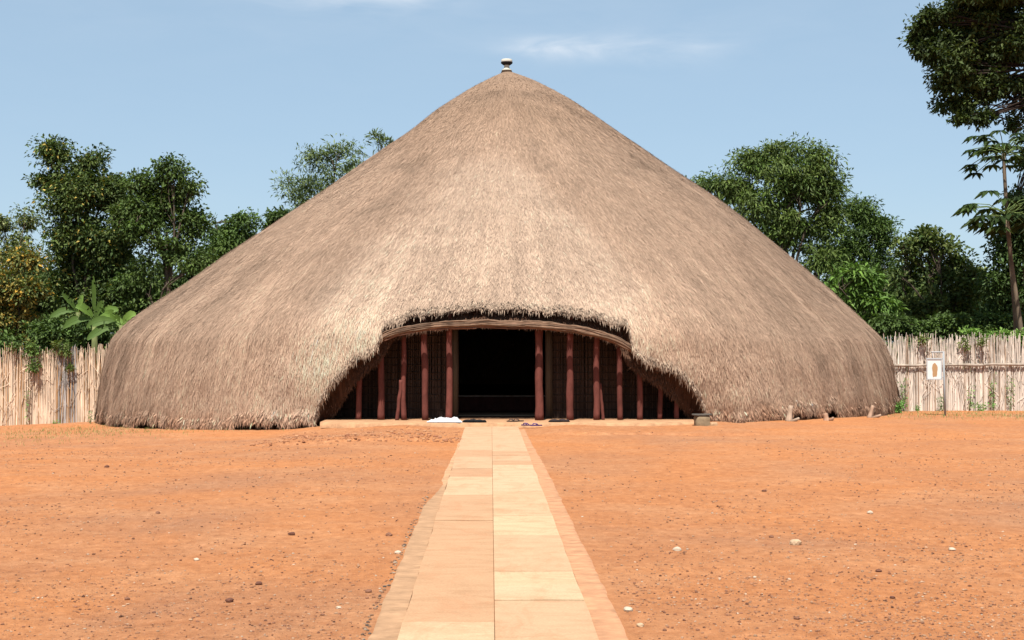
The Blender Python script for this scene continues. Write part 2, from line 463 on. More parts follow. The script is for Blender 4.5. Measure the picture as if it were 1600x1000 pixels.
def gravel(n, zone, smin, smax, name, wts):
    mb = MB(); V0, F0 = I1; cnt = 0
    Vs = []; Fs = []; Cs = []
    while cnt < n:
        k = n*2
        py = rng.uniform(672, 1075, k); px = rng.uniform(-60, 1660, k)
        y = pd(py, 0); x = (px-800)/F*y
        l, _, r = pathx(y)
        keep = ((x < l-.22) | (x > r+.24)) & (y < 29.8)
        dens = .22+.9*np.clip(.25+.9*fbm(x*.4, y*.3, 0, 4, 77), 0, 1)**1.3
        keep &= rng.uniform(0, 1, k) < dens
        x = x[keep]; y = y[keep]
        for xx, yy in zip(x[:n-cnt], y[:n-cnt]):
            s_ = smin*(smax/smin)**(rng.uniform()**2.6) * (1+.025*max(0, yy-10))
            sc = np.array([rng.uniform(.7, 1.3), rng.uniform(.7, 1.2), rng.uniform(.4, .8)])*s_*.5
            a = rng.uniform(0, 2*pi); R = np.array([[cos(a), -sin(a), 0], [sin(a), cos(a), 0], [0, 0, 1]])
            V = (V0*(1+rng.uniform(-.28, .28, (12, 1))))*sc @ R.T
            Vs.append(V+np.array([xx, yy, sc[2]*.45])); Fs.append(F0+len(Vs)*12-12)
            cc = STC[rng.choice(len(STC), p=wts)]*rng.uniform(.8, 1.15); Cs.append(np.tile(cc, (12, 1)))
            cnt += 1
    V = np.concatenate(Vs); B = np.repeat(np.array([v.mean(0) for v in Vs])[:, :2], 12, 0)
    V[:, 2] += gz(B[:, 0], B[:, 1])
    o = mk(name, V, [np.concatenate(Fs)], M_stone, None, np.concatenate(Cs), None, False)
    o['kind'] = 'stuff'; tag(o, 'small pebbles and grit scattered over the bare orange earth', 'gravel')
gravel(38000, None, .004, .026, 'gravel', [.03, .08, .20, .38, .23, .06, .02])
def stone(px, py, wpx, col, label, flat=.6, name='stone'):
    y = pd(py, .0); x = (px-800)/F*y; s_ = wpx/F*y*.5
    V0, F0 = I2
    V = V0*(1+.22*fbm(V0[:, 0]*1.4+px, V0[:, 1]*1.4, V0[:, 2]*1.4, 2, 3))[:, None]*np.array([s_, s_*.8, s_*flat])
    z = float(gz(x, y))
    o = mk(name, V, [F0], M_stone, None, np.tile(np.array(col), (len(V), 1)), None, False)
    o.location = (x, y, z+s_*flat*.55); tag(o, label, 'stone', 'loose stones on the earth yard')
PALE = (.70, .49, .31); WHT = (.74, .60, .45); DRK = (.2, .085, .055); BRN = (.3, .14, .085)
for a in [(1241, 847, 20, PALE, 'largest pale tan stone lying on the right of the yard'),
          (1058, 859, 13, WHT, 'pale cream stone left of the largest tan stone'),
          (981, 953, 15, WHT, 'white stone just beside the right border of the path near the front'),
          (1000, 977, 12, PALE, 'small tan stone in front of the white stone at the path border'),
          (1358, 800, 10, WHT, 'small pale stone farther back than the largest tan stone'),
          (1485, 857, 11, WHT, 'pale stone at the far right of the yard'),
          (1193, 766, 8, DRK, 'dark red stone lying alone in the middle of the right yard'),
          (1204, 836, 8, BRN, 'brown stone a little to the left and behind the largest tan stone'),
          (1371, 890, 10, DRK, 'dark red flat stone in front of the pale stone at right'),
          (1392, 930, 9, DRK, 'dark stone low in the right yard near the gravel patch'),
          (1243, 968, 10, BRN, 'brown stone near the front edge of the right yard'),
          (406, 911, 12, DRK, 'dark red flat stone in front left of the yard'),
          (360, 943, 14, DRK, 'largest dark red stone nearest the camera at left'),
          (608, 836, 11, BRN, 'brown stone a little left of the mortar strip beside the path'),
          (457, 832, 11, DRK, 'dark stone in the middle of the left yard'),
          (309, 871, 9, WHT, 'small pale stone in the middle of the left yard'),
          (622, 864, 11, WHT, 'white stone at the left edge of the path border'),
          (201, 936, 9, BRN, 'brown stone at the front far left of the yard'),
          (530, 950, 9, WHT, 'small white stone low in the left yard near the path'),
          (248, 800, 8, BRN, 'small brown flat stone back in the left yard'),
          (168, 729, 8, DRK, 'small dark stone far back on the left yard'),
          (577, 924, 11, BRN, 'brown stone close to the mortar strip near the front')]:
    stone(*a)
# dark crumbs of broken mortar along the ragged left edge of the strip: stuff
Vs = []; Fs = []; Cs = []
for k in range(200):
    y = 7+10*rng.uniform()**1.4; x = float(pathx(y)[0])-.205+rng.normal(0, .018)
    s_ = rng.uniform(.004, .015)
    V = I1[0]*(1+rng.uniform(-.3, .3, (12, 1)))*np.array([s_, s_, s_*.6])+np.array([x, y, float(gz(x, y))+s_*.3])
    Vs.append(V); Fs.append(I1[1]+12*k); Cs.append(np.tile(np.array(random.choice([(.13, .1, .08), (.2, .13, .09), (.35, .2, .12), (.5, .36, .25)])), (12, 1)))
o = mk('mortar_crumbs', np.concatenate(Vs), [np.concatenate(Fs)], M_stone, None, np.concatenate(Cs), None, False)
o['kind'] = 'stuff'; tag(o, 'dark crumbs of mortar along the left edge of the paved path', 'rubble')
# clods on the ragged edge of the apron left of the path
Vs = []; Fs = []; Cs = []
for k in range(900):
    x = rng.uniform(-4.8, -.9); e = 25.65+.16*float(fbm(x*2.2, 0, 0, 4, 21)); y = e+abs(rng.normal(0, 1.5))
    s_ = .008+.035*rng.uniform()**3
    V = I1[0]*(1+rng.uniform(-.3, .3, (12, 1)))*np.array([s_, s_, s_*.6])+np.array([x, y, float(gz(x, y))+s_*.25])
    Vs.append(V); Fs.append(I1[1]+12*k); Cs.append(np.tile(np.array(random.choice([(.5, .22, .11), (.6, .28, .14), (.4, .16, .08), (.62, .32, .17)])), (12, 1)))
o = mk('earth_clods', np.concatenate(Vs), [np.concatenate(Fs)], M_stone, None, np.concatenate(Cs), None, False)
o['kind'] = 'stuff'; tag(o, 'crumbled orange clods on the earth left of the path before the entrance', 'clods')

# ------------------------------------------------------------------ the thatched hut
AX, AY = -.16, 42.8
LP = [(784, 112), (770, 119), (736, 137), (683, 172), (640, 207), (560, 262), (480, 317), (425, 352), (350, 401), (280, 450), (225, 485), (195, 507), (172, 531), (159, 580), (153, 625), (150, 668)]
RP = [(801, 112), (827, 122), (856, 137), (892, 157), (928, 181), (960, 204), (1060, 272), (1135, 322), (1210, 380), (1285, 445), (1340, 495), (1378, 531), (1394, 565), (1400, 600), (1402, 625), (1402, 668)]
def prof(P):
    zr = []
    for px, py in P:
        s_ = sin(math.atan(abs(px-791)/F)); r = AY*s_
        zr.append((EYE+(545-py)*(AY-r*s_)/F, r))
    zr.sort()
    z = np.array([a for a, _ in zr]); r = np.array([b for _, b in zr])
    zz = np.linspace(z[0], z[-1], 600); rr = np.interp(zz, z, r)
    k = np.exp(-np.linspace(-2, 2, 31)**2); k /= k.sum()
    rp = np.pad(rr, 15, mode='reflect', reflect_type='odd'); rr = np.convolve(rp, k, 'valid')
    return zz, np.maximum(rr, .05)
zL, rL = prof(LP); zR, rR = prof(RP)
ZTOP = EYE+(545-112)*AY/F
def hz(px, py, d=30.95): return float(at(px, py, d)[2]), float(at(px, py, d)[0])
OPEN = [(482, 666), (494, 635), (516, 604), (540, 578), (557, 561), (586, 550), (594, 534), (598, 512), (640, 494), (700, 484), (790, 481), (880, 488), (940, 498), (986, 511), (990, 550), (1009, 566), (1052, 579), (1076, 597), (1102, 625), (1116, 655)]
INNER = [(482, 668), (500, 658), (516, 634), (530, 614), (545, 596), (560, 583), (580, 567), (597, 546), (602, 528), (640, 518), (700, 508), (790, 505), (880, 512), (940, 522), (975, 538), (992, 572), (1010, 584), (1045, 604), (1076, 630), (1095, 650), (1116, 668)]
ox = np.array([hz(*p_)[1] for p_ in OPEN]); oz = np.array([hz(*p_)[0] for p_ in OPEN])
ix_ = np.array([hz(*p_)[1] for p_ in INNER]); iz_ = np.array([hz(*p_)[0] for p_ in INNER])
def radius(th, z):
    a = (1+np.cos(th))/2
    r = np.interp(z, zL, rL)*(1-a)+np.interp(z, zR, rR)*a
    front = sm(-np.sin(th), .3, .8)
    xo = AX+r*np.cos(th)
    wgt = front*sm(xo, -6.6, -3.6)*(1-sm(xo, 3.4, 6.2))
    r0 = np.interp(2.45, zL, rL)
    hi = r+(12.0-r0)*(1-sm(z, 1.8, 7.4))**1.25
    soft = -.22*np.log(np.exp(-(hi-11)/.22)+np.exp(-(12.03-11)/.22)+1e-12)+11
    return r+wgt*sm(z, -.6, 1.2)*(np.maximum(soft, r)-r)
def edge_z(th):
    """lower edge of the thatch and its x"""
    x = AX+11.9*np.cos(th)
    front = np.sin(th) < -.7
    gr = gbase(x, AY+11.9*np.sin(th))
    low = gr+.04+.17*np.clip(.15+fbm(th*26, 0*th, 0, 4, 2), 0, 1)
    # right flank keeps a ragged gap over the earth
    low = low+.09*sm(x, 5.6, 6.2)*(1-sm(x, 10.2, 11.2))*front
    e = np.interp(x, ox, oz)+.028*fbm(x*4, 0*x, 0, 4, 6)+.03*fbm(x*13, 0*x, 0, 2, 16)
    ins = front & (x > ox[0]) & (x < ox[-1])
    return np.where(ins, np.maximum(e, low), low), ins, x
fr = np.concatenate([np.arange(-180, -126, .5), np.arange(-126, -54, .11), np.arange(-54, 0, .5), np.arange(0, 180, 3)])
TH = np.radians(fr); NT = len(TH); NR = 130
ez, ins, exx = edge_z(TH)
T = np.linspace(0, 1, NR)
ZZ = ZTOP+(ez[None, :]-ZTOP)*T[:, None]
TT = TH[None, :]+0*ZZ
RR = radius(TT, ZZ)
def relief(th, z, r):
    ax = th*11.0
    rel_ = .045*fbm(ax*.5, z*.4, 0, 3, 41)+.03*fbm(ax*2.2, z*.9, 0, 3, 43)+.018*fbm(ax*8, z*2.2, 0, 2, 47)
    rel_ = rel_-.02*np.clip(fbm(ax*1.4, z*1.1, 0, 3, 51)-.45, 0, 1)*4*.5
    return rel_*np.clip(r/3, 0, 1)*np.clip((11.2-z)/2, .3, 1)
RR = RR+relief(TT, ZZ, RR)
VX = AX+RR*np.cos(TT); VY = AY+RR*np.sin(TT)
def thatch_col(x, y, z, th, n):
    """old grey-brown thatch, fresher pale thatch over the entrance, soil splash at the foot"""
    old = np.array([.585, .402, .285]); new = np.array([.725, .522, .383]); top = np.array([.52, .345, .235])
    c = np.ones((n, 3))*old
    xo = x-AX+.25
    f = np.interp(z, [.2, 2.2, 4.0, 6.0, 7.3], [5.2, 4.0, 3.0, 1.6, .3])
    q = sm(f+.7*fbm(xo*.6, z*.5, 0, 3, 61)-np.abs(xo), -.4, .9)*(y < AY)*(1-sm(z, 6.2, 7.6))
    c = c*(1-q[:, None])+new*q[:, None]
    t_ = sm(z+.4*fbm(x*.8, z*.8, 0, 3, 62), 6.6, 8.6)[:, None]*.75; c = c*(1-t_)+top*t_
    b = .5+.5*np.clip(fbm(th*7, z*.35, 0, 4, 63), -1, 1); rr_ = np.clip((ZTOP-z)/7.5, .12, 1); c = c*(1+(.30*(b-.5)*rr_)[:, None])*(1+.10*rr_*fbm(th*55, z*.3, 0, 3, 71))[:, None]
    c = c*(1+.10*fbm(x*1.6, z*1.6, y*1.6, 4, 72))[:, None]           # blotchy weathering
    c = c*(1+.16*(1-sm(z, .8, 3.2)))[:, None]                          # foot colour lightened to make up for weak sun on the steep flank
    g_ = gbase(x, y)
    s_ = (1-sm(z-g_+.12*fbm(th*40, z*3, 0, 2, 64), .02, .62))[:, None]*.75
    c = c*(1-s_)+np.array([.50, .24, .13])*s_
    dk = np.clip(fbm(x*1.1, z*1.3, y*1.1, 4, 65)-.42, 0, 1)[:, None]*.7
    return np.clip(c*(1-np.clip(dk*.45, 0, .3)), .02, 1)
V = np.stack([VX, VY, ZZ], -1).reshape(-1, 3)
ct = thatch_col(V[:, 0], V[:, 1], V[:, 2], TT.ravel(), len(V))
sl_ = np.cumsum(np.sqrt(np.diff(ZZ, axis=0, prepend=ZZ[:1])**2+np.diff(RR, axis=0, prepend=RR[:1])**2), axis=0)
uvt = np.stack([(TT*11.0).ravel(), sl_.ravel()], -1)
i = np.arange(NR-1)[:, None]*NT; j = np.arange(NT)[None, :]; k = (j+1) % NT
Qt = np.stack([i+j, i+NT+j, i+NT+k, i+k], -1).reshape(-1, 4)
# cut edge: short ledge inward, then down to the inner edge
re = RR[-1]; base = len(V)
gr_ = gbase(exx, AY+11*np.sin(TH))
zin = np.where(ins, np.minimum(np.interp(exx, ix_, iz_)+.02*fbm(exx*5, 0*exx, 0, 3, 8), ez-.02), gr_-.15)
zin = np.maximum(zin, gr_-.15)
rings = [(re-.12, ez-.005), (re-.30, ez+.02), (re-.36, (ez+zin)/2+.01*fbm(TH*60, 0*TH)), (re-.40, zin), (re-.62, zin+.05), (re-.75, zin+.5)]
Vr = []; 
for r_, z_ in rings: Vr.append(np.stack([AX+r_*np.cos(TH), AY+r_*np.sin(TH), z_], -1))
Vr = np.concatenate(Vr)
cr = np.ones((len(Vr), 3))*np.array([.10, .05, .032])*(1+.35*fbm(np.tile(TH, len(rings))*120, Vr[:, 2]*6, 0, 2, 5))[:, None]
uvr = np.stack([np.tile(TH*11, len(rings)), Vr[:, 2]+np.repeat(np.arange(len(rings)), NT)*.2], -1)
idx = [(NR-1)*NT+np.arange(NT)]+[base+q*NT+np.arange(NT) for q in range(len(rings))]
Qr = []
for a, b in zip(idx[:-1], idx[1:]):
    Qr.append(np.stack([a, b, np.roll(b, -1), np.roll(a, -1)], -1))
Qr = np.concatenate(Qr)
V = np.vstack([V, Vr]); ct = np.vstack([ct, cr]); uvt = np.vstack([uvt, uvr])
# loose straw lying down the slope
def straws(n, th, z, L, W, lift, colf, jit=.22, droop=0.0, root=0.0):
    r = radius(th, z); r = r+relief(th, z, r)-root
    z2 = np.maximum(z-.12, -2); r2 = radius(th, z2); r2 = r2+relief(th, z2, r2)-root
    P = np.stack([AX+r*np.cos(th), AY+r*np.sin(th), z], -1)
    P2 = np.stack([AX+r2*np.cos(th), AY+r2*np.sin(th), z2], -1)
    D = P2-P; D /= np.linalg.norm(D, axis=1)[:, None]+1e-9
    tang = np.stack([-np.sin(th), np.cos(th), 0*th], -1)
    N = np.cross(tang, D); N *= np.where((N[:, 0]*np.cos(th)+N[:, 1]*np.sin(th)) < 0, -1, 1)[:, None]
    D = D+tang*rng.normal(0, jit, n)[:, None]; D /= np.linalg.norm(D, axis=1)[:, None]
    D[:, 2] -= droop; D /= np.linalg.norm(D, axis=1)[:, None]
    S = np.cross(D, N); S /= np.linalg.norm(S, axis=1)[:, None]+1e-9
    P = P+N*.005
    tip = P+D*L[:, None]+N*lift[:, None]
    mid = P+D*(L*.55)[:, None]+N*(lift*.75)[:, None]
    hw = (W/2)[:, None]
    V = np.stack([P-S*hw*.7, P+S*hw*.7, mid+S*hw, mid-S*hw, tip], 1).reshape(-1, 3)
    k = np.arange(n)[:, None]*5
    return V, k+np.array([[0, 1, 2, 3]]), k+np.array([[3, 2, 4]]), np.repeat(colf, 5, 0)
NS = 290000
u = rng.uniform(0, 1, NS*2); z = .05+(ZTOP-.1)*(1-np.sqrt(u))      # area-weighted: more straw low down
th = rng.uniform(-pi-.25, .25, NS*2)
e_, i_, _ = edge_z(th)
kp = z > e_+np.where(i_, .14, .03); z = z[kp][:NS]; th = th[kp][:NS]; n = len(z)
r = radius(th, z)
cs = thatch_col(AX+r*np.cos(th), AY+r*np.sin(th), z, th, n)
br = np.exp(rng.normal(0, .17, n)); cs = cs*br[:, None]*np.array([1.04, 1.02, 1.0])
cs = np.clip(cs, .03, .85)
L = rng.uniform(.09, .28, n)*np.clip(r/4, .4, 1); W = rng.uniform(.005, .014, n)
lift = np.abs(rng.normal(0, .015, n))+.004
blocks = [straws(n, th, z, L, W, lift, cs)]
# fringe of the entrance arch and the foot of the roof
NF = 16000
x_ = rng.uniform(ox[0], ox[-1], NF); th = -np.arccos(np.clip((x_-AX)/11.9, -1, 1))
e_, _, _ = edge_z(th); z = e_+rng.uniform(.04, .18, NF)
steep = np.abs(np.interp(x_, ox, np.gradient(oz, ox)))
cs = np.array([.50, .36, .26])*np.exp(rng.normal(-.1, .3, NF))[:, None]
blocks.append(straws(NF, th, z, rng.uniform(.05, .13, NF)*(1+1.2*(rng.uniform(0, 1, NF) > .96)), rng.uniform(.010, .026, NF), rng.normal(-.01, .03, NF), np.clip(cs, .03, .8), .25, .3))
NF = 7000   # inner cut face
x_ = rng.uniform(ox[0], ox[-1], NF); th = -np.arccos(np.clip((x_-AX)/11.9, -1, 1))
e_, _, _ = edge_z(th); zi = np.interp(x_, ix_, iz_); z = zi+(e_-zi)*rng.uniform(0, 1, NF)
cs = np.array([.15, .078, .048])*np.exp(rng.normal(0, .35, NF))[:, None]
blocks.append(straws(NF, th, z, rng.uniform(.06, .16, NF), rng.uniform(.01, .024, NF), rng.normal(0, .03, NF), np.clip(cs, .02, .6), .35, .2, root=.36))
NF = 16000
th = rng.uniform(-pi-.2, .2, NF); e_, i_, xx = edge_z(th); th = th[~i_]; e_ = e_[~i_]; NF = len(th)
z = e_+rng.uniform(.02, .25, NF)
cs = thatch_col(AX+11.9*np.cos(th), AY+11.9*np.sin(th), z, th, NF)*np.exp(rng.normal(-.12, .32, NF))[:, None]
blocks.append(straws(NF, th, z, rng.uniform(.08, .24, NF), rng.uniform(.012, .035, NF), rng.uniform(.0, .07, NF), np.clip(cs, .03, .8), .45, .2))
allV = [V]; allC = [ct]; Qs = []; Ts = []; off = len(V)
for v_, q_, t_, c_ in blocks:
    allV.append(v_); allC.append(c_); Qs.append(q_+off); Ts.append(t_+off); off += len(v_)
V = np.concatenate(allV); C = np.concatenate(allC)
UV = np.zeros((len(V), 2)); UV[:len(uvt)] = uvt

hut = empty('thatched_hut', (AX, AY, 0), 'huge round hut with grass thatch from peak to ground and an arched front opening', 'hut')
# apex cap
top = len(V); V = np.vstack([V, [AX, AY, ZTOP+.02]]); C = np.vstack([C, [.4, .28, .2]]); UV = np.vstack([UV, [0, 0]])
jt = np.arange(NT)
cap = np.stack([np.full(NT, top), jt, (jt+1) % NT], -1)
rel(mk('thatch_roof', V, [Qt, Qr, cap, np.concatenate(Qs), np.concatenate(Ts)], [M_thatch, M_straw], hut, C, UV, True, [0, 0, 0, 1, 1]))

# beam of bound reeds under the fringe
bp = [(592, 534, 31.2), (600, 526, 31.17), (640, 515, 31.14), (700, 508, 31.11), (760, 506, 31.10), (840, 508, 31.1), (900, 514, 31.11), (940, 523, 31.14), (968, 534, 31.2), (990, 548, 31.3)]
bw = np.array([at(*q) for q in bp]); tt = np.linspace(0, len(bp)-1, 90)
P = np.stack([np.interp(tt, np.arange(len(bp)), bw[:, c]) for c in range(3)], -1)
kk = np.ones(7)/7; Pp = np.pad(P, ((3, 3), (0, 0)), mode='reflect', reflect_type='odd'); P = np.stack([np.convolve(Pp[:, c], kk, 'valid') for c in range(3)], -1)
mb = MB()
for q in range(46):
    a = rng.uniform(0, 2*pi); rr_ = rng.uniform(.045, .085)
    o_ = np.array([0, cos(a)*rr_*.8, sin(a)*rr_]); s0 = rng.integers(0, 55); s1 = min(90, s0+rng.integers(22, 50))
    if q < 14: s0, s1 = 0, 90
    Pq = P[s0:s1]+o_+np.stack([0*P[s0:s1, 0], .006*fbm(P[s0:s1, 0]*3+q, P[s0:s1, 0]*0), .020*fbm(P[s0:s1, 0]*2.5+q*3, 0*P[s0:s1, 0], 0, 3, q)+.018*fbm(P[s0:s1, 0]*1.7, 0*P[s0:s1, 0], 0, 3, 88)], -1)
    mb.tube(Pq, rng.uniform(.013, .022), 6, np.array([.32, .19, .12])*rng.uniform(.4, 1.15) if o_[2] > -.05 else np.array([.28, .14, .09])*rng.uniform(.7, 1.1))
mb.tube(P, .06, 10, (.35, .2, .13))
rel(mb.build('entrance_beam', M_reed, hut))

# raised floor
mb = MB()
xa = np.linspace(-4.2, 4.1, 120)
PZ = .10
front = 30.42+.03*fbm(xa*2.5, 0*xa, 0, 4, 3)+.5*(np.abs(xa+.1)/4.3)**6+.06*fbm(xa*7, 0*xa, 0, 4, 4)
rows = [(front-.03, np.full(120, -.03)), (front, np.full(120, PZ-.03)+.012*fbm(xa*4, 0*xa)), (front+.05, np.full(120, PZ)), (front*0+31.6, np.full(120, PZ)), (front*0+33, np.full(120, PZ+.004)), (front*0+42, np.full(120, PZ+.004))]
Vp = np.concatenate([np.stack([xa, a, b], -1) for a, b in rows]); i = np.arange(len(rows)-1)[:, None]*120; j = np.arange(119)[None, :]
fc = np.tile([.66, .37, .20], (len(Vp), 1)); fc[Vp[:, 1] > 32.5] = (.16, .08, .05)  # inner floor coloured darker to deepen the shade behind the posts
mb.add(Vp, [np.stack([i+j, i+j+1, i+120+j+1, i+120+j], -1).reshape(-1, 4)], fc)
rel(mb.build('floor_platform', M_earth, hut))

# posts wrapped in red-brown bark cloth
POSTC = (.22, .070, .054)
def post(px, d, wpx, lean=0, top=3.1, parent=hut, y0=656, col=POSTC, name='post'):
    p0 = at(px, y0, d); n = 16; t = np.linspace(0, 1, n); zt = PZ-.02+(top-PZ)*t
    s_ = px*.37
    x = p0[0]+lean*t+.018*fbm(t*2.2+s_, 0*t, 0, 3, 2); y = d+.012*fbm(t*2.2+s_, 5+0*t, 0, 3, 4)
    R = wpx/F*d/2*(1.06-.14*t+.10*fbm(t*5+s_, 0*t, 0, 3, 7))
    mb = MB(); mb.tube(np.stack([x, y, zt], -1), R, 14, np.array(col)*random.uniform(.85, 1.15))
    o = rel(mb.build(name, M_cloth, parent)); return o
for (px, d, wpx, lean, tp) in [(561, 31.9, 9, 0, 2.0), (595, 31.75, 10, 0, 2.3), (620, 31.62, 6, .09, 1.02), (631, 31.65, 8, -.02, 2.42), (664, 31.6, 10, -.03, 2.5), (701, 31.6, 10, 0, 2.5),
                      (842, 31.6, 13, -.01, 2.5), (891, 31.6, 11, .02, 2.5), (932, 31.68, 10, .02, 2.42), (941, 31.75, 5, -.05, .95), (968, 31.72, 9, .01, 2.3), (1000, 31.8, 9, -.02, 2.1), (1031, 31.95, 8, 0, 2.0), (1056, 32.1, 8, 0, 1.8)]:
    post(px, d, wpx, lean, tp)
# a bark-cloth strip hanging beside the door
# reed wall with doorway behind the posts
def arc(px, d=32.45):
    return (px-800)/F*d
mb = MB()
xl, xr = arc(716), arc(853)
for seg in ((-7.2, xl), (xr, 7.2)):
    x = seg[0]
    while x < seg[1]:
        y = AY-math.sqrt(10.45**2-(x-AX)**2)
        h = float(np.interp(abs(x), [0, 4, 7.2], [2.9, 2.6, 1.2]))
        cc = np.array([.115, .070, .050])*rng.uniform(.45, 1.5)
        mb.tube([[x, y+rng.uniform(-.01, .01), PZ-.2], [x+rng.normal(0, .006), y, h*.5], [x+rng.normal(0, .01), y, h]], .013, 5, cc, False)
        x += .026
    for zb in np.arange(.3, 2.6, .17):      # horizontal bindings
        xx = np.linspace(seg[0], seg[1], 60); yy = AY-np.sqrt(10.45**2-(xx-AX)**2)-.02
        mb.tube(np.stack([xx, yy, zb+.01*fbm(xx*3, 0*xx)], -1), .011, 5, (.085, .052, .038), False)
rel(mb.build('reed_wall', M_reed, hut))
for px in (711, 858):
    mb = MB(); x = arc(px)
    for q in range(12):
        a = q/12*2*pi; mb.tube([[x+.055*cos(a), 32.36+.05*sin(a), PZ-.1], [x+.055*cos(a), 32.36+.05*sin(a), 2.85]], .02, 6, np.array([.15, .11, .075])*rng.uniform(.7, 1.2))
    rel(mb.build('door_jamb', M_reed, hut))
# low partition and mats deep inside the doorway
mb = MB(); mb.box((-.4, 36.0, .30), (7, .12, .36), 0, (.13, .05, .04)); mb.box((-.4, 35.9, .50), (7, .22, .035), 0, (.5, .38, .3))
rel(mb.build('partition', M_cloth, hut))
mb = MB(); mb.box((-.5, 33.9, .125), (2.2, 1.2, .03), 0, (.36, .26, .17)); rel(mb.build('floor_mat', M_fabric, hut))
# finial of stacked pots
fz = ZTOP-.03
mb = MB(); mb.lathe([(0, 0), (.15, 0), (.172, .015), (.172, .055), (.15, .08), (.10, .085)], (AX, AY, fz), 28, (.09, .055, .035))
mb.lathe([(.11, .083), (.155, .088), (.15, .11), (.10, .15), (.078, .20), (.085, .25), (.10, .27)], (AX, AY, fz), 28, (.80, .76, .62))
fin = rel(mb.build('finial', M_paint, hut))
mb = MB(); mb.lathe([(.07, .245), (.12, .27), (.175, .315), (.182, .34), (.16, .345)], (AX, AY, fz), 28, (.035, .03, .03))
mb.lathe([(.15, .343), (.168, .346), (.172, .36), (.168, .42), (.15, .435), (.0, .44)], (AX, AY, fz), 28, (.82, .77, .66))
o = mb.build('finial_bowl', M_paint, fin); o.location = (0, 0, 0)

# ------------------------------------------------------------------ things on and beside the platform
# crumpled white cloth
n1, n2 = 70, 30
U_, W_ = np.meshgrid(np.linspace(0, 1, n1), np.linspace(0, 1, n2))
c0 = at(695, 659, 30.55)
X_ = (U_-.5)*.74+.03*fbm(W_*4, U_*3, 0, 3, 5); Y_ = (W_-.5)*.26+.03*fbm(U_*5, W_*2, 0, 3, 8)
env = np.sin(pi*U_)**.5*np.sin(pi*W_)**.5
Zc = (.015+.09*U_**2+.09*np.abs(fbm(U_*7, W_*3, 0, 3, 11))+.03*np.abs(fbm(U_*18, W_*8, 0, 2, 12)))*env
i = np.arange(n2-1)[:, None]*n1; j = np.arange(n1-1)[None, :]
o = mk('white_cloth', np.stack([X_, Y_, Zc], -1).reshape(-1, 3), [np.stack([i+j, i+j+1, i+n1+j+1, i+n1+j], -1).reshape(-1, 4)], M_fabric, None, np.tile([.88, .88, .90], (n1*n2, 1)))
o.location = (c0[0], 30.62, PZ+.012); tag(o, 'crumpled white cloth dropped on the step left of the path', 'cloth')

def sole(Ln, Wd, h):
    t = np.linspace(0, 2*pi, 22, endpoint=False); x = np.cos(t)*Wd/2*(1-.18*np.sin(t)*.5)*np.where(np.sin(t) < 0, .86, 1.05); y = np.sin(t)*Ln/2
    V = np.concatenate([np.stack([x, y, 0*x], -1), np.stack([x, y, 0*x+h], -1), [[0, 0, 0]], [[0, 0, h]]]); k = np.arange(22); q = (k+1) % 22
    return V, [np.stack([k, q, 22+q, 22+k], -1), ], np.concatenate([np.stack([q, k, np.full(22, 44)], -1), np.stack([22+k, 22+q, np.full(22, 45)], -1)])
def sandal(name, x, y, z, rz, col, label, group, straps=(.5, 0)):
    R = np.array([[cos(rz), -sin(rz), 0], [sin(rz), cos(rz), 0], [0, 0, 1]])
    root = empty(name, (x, y, z), label, 'sandal', group)
    V, q, t = sole(.27, .10, .022); mb = MB(); mb.add(V @ R.T, q+[t], np.array(col)*.8); mb.build('sole', M_fabric, root)
    mb = MB()
    for sgn in (-1, 1):
        P = np.array([[0, .09, .022], [sgn*.02, .06, .052], [sgn*.043, .0, .045], [sgn*.048, -.03, .02]]) @ R.T
        mb.tube(P, [.007, .010, .011, .009], 6, col)
    mb.build('strap', M_fabric, root)
def shoe(x, y, z, rz, col, label, group):
    root = empty('shoe', (x, y, z), label, 'shoe', group)
    R = np.array([[cos(rz), -sin(rz), 0], [sin(rz), cos(rz), 0], [0, 0, 1]])
    V, q, t = sole(.29, .105, .02); mb = MB(); mb.add(V @ R.T, q+[t], np.array(col)*.5); mb.build('sole', M_fabric, root)
    V0, F0 = I2; V = V0*np.array([.048, .14, .045]); V[:, 2] = np.maximum(V[:, 2], 0)*(1+.5*(V[:, 1] < -.02))+.02
    hole = (V[:, 1] < .0)&(V[:, 2] > .06); V[hole, 2] -= .03
    mb = MB(); mb.add(V @ R.T, [F0], col); mb.build('upper', M_fabric, root)
def gp(px, py, d): return float((px-800)/F*d)
BLK = (.02, .02, .022)
g1_ = 'black shoes left at the top of the path'
shoe(gp(732, 0, 30.6), 30.62, PZ+.004, 1.2, BLK, 'black shoe nearest the white cloth on the step', g1_)
shoe(gp(740, 0, 30.6), 30.80, PZ+.004, 1.5, (.03, .028, .028), 'black shoe behind the two others at the top of the path', g1_)
shoe(gp(750, 0, 30.6), 30.60, PZ+.004, 1.7, BLK, 'black shoe of the row closest to the middle of the path', g1_)
g2_ = 'small grey sandals at the right of the path end'
sandal('sandal', gp(801, 0, 30.9), 30.9, PZ+.004, 1.4, (.16, .11, .09), 'grey-brown sandal at the right end of the path, the nearer to the path', g2_)
sandal('sandal', gp(809, 0, 30.9), 31.02, PZ+.004, 1.7, (.12, .08, .07), 'darker grey-brown sandal standing behind its paler mate', g2_)
g3_ = 'purple sandals'
sandal('sandal', gp(823, 0, 30.1), 30.2, .055, 1.1, (.13, .07, .24), 'purple sandal lying on the earth nearest the path', g3_)
sandal('sandal', gp(838, 0, 30.1), 30.1, .055, 1.9, (.16, .08, .28), 'purple sandal lying at an angle right of its mate', g3_)
g4_ = 'dark shoes on the step before the red posts'
shoe(gp(867, 0, 30.8), 30.75, PZ+.004, 1.5, (.06, .045, .045), 'dark brown shoe on the step below the right door jamb, left one of the two', g4_)
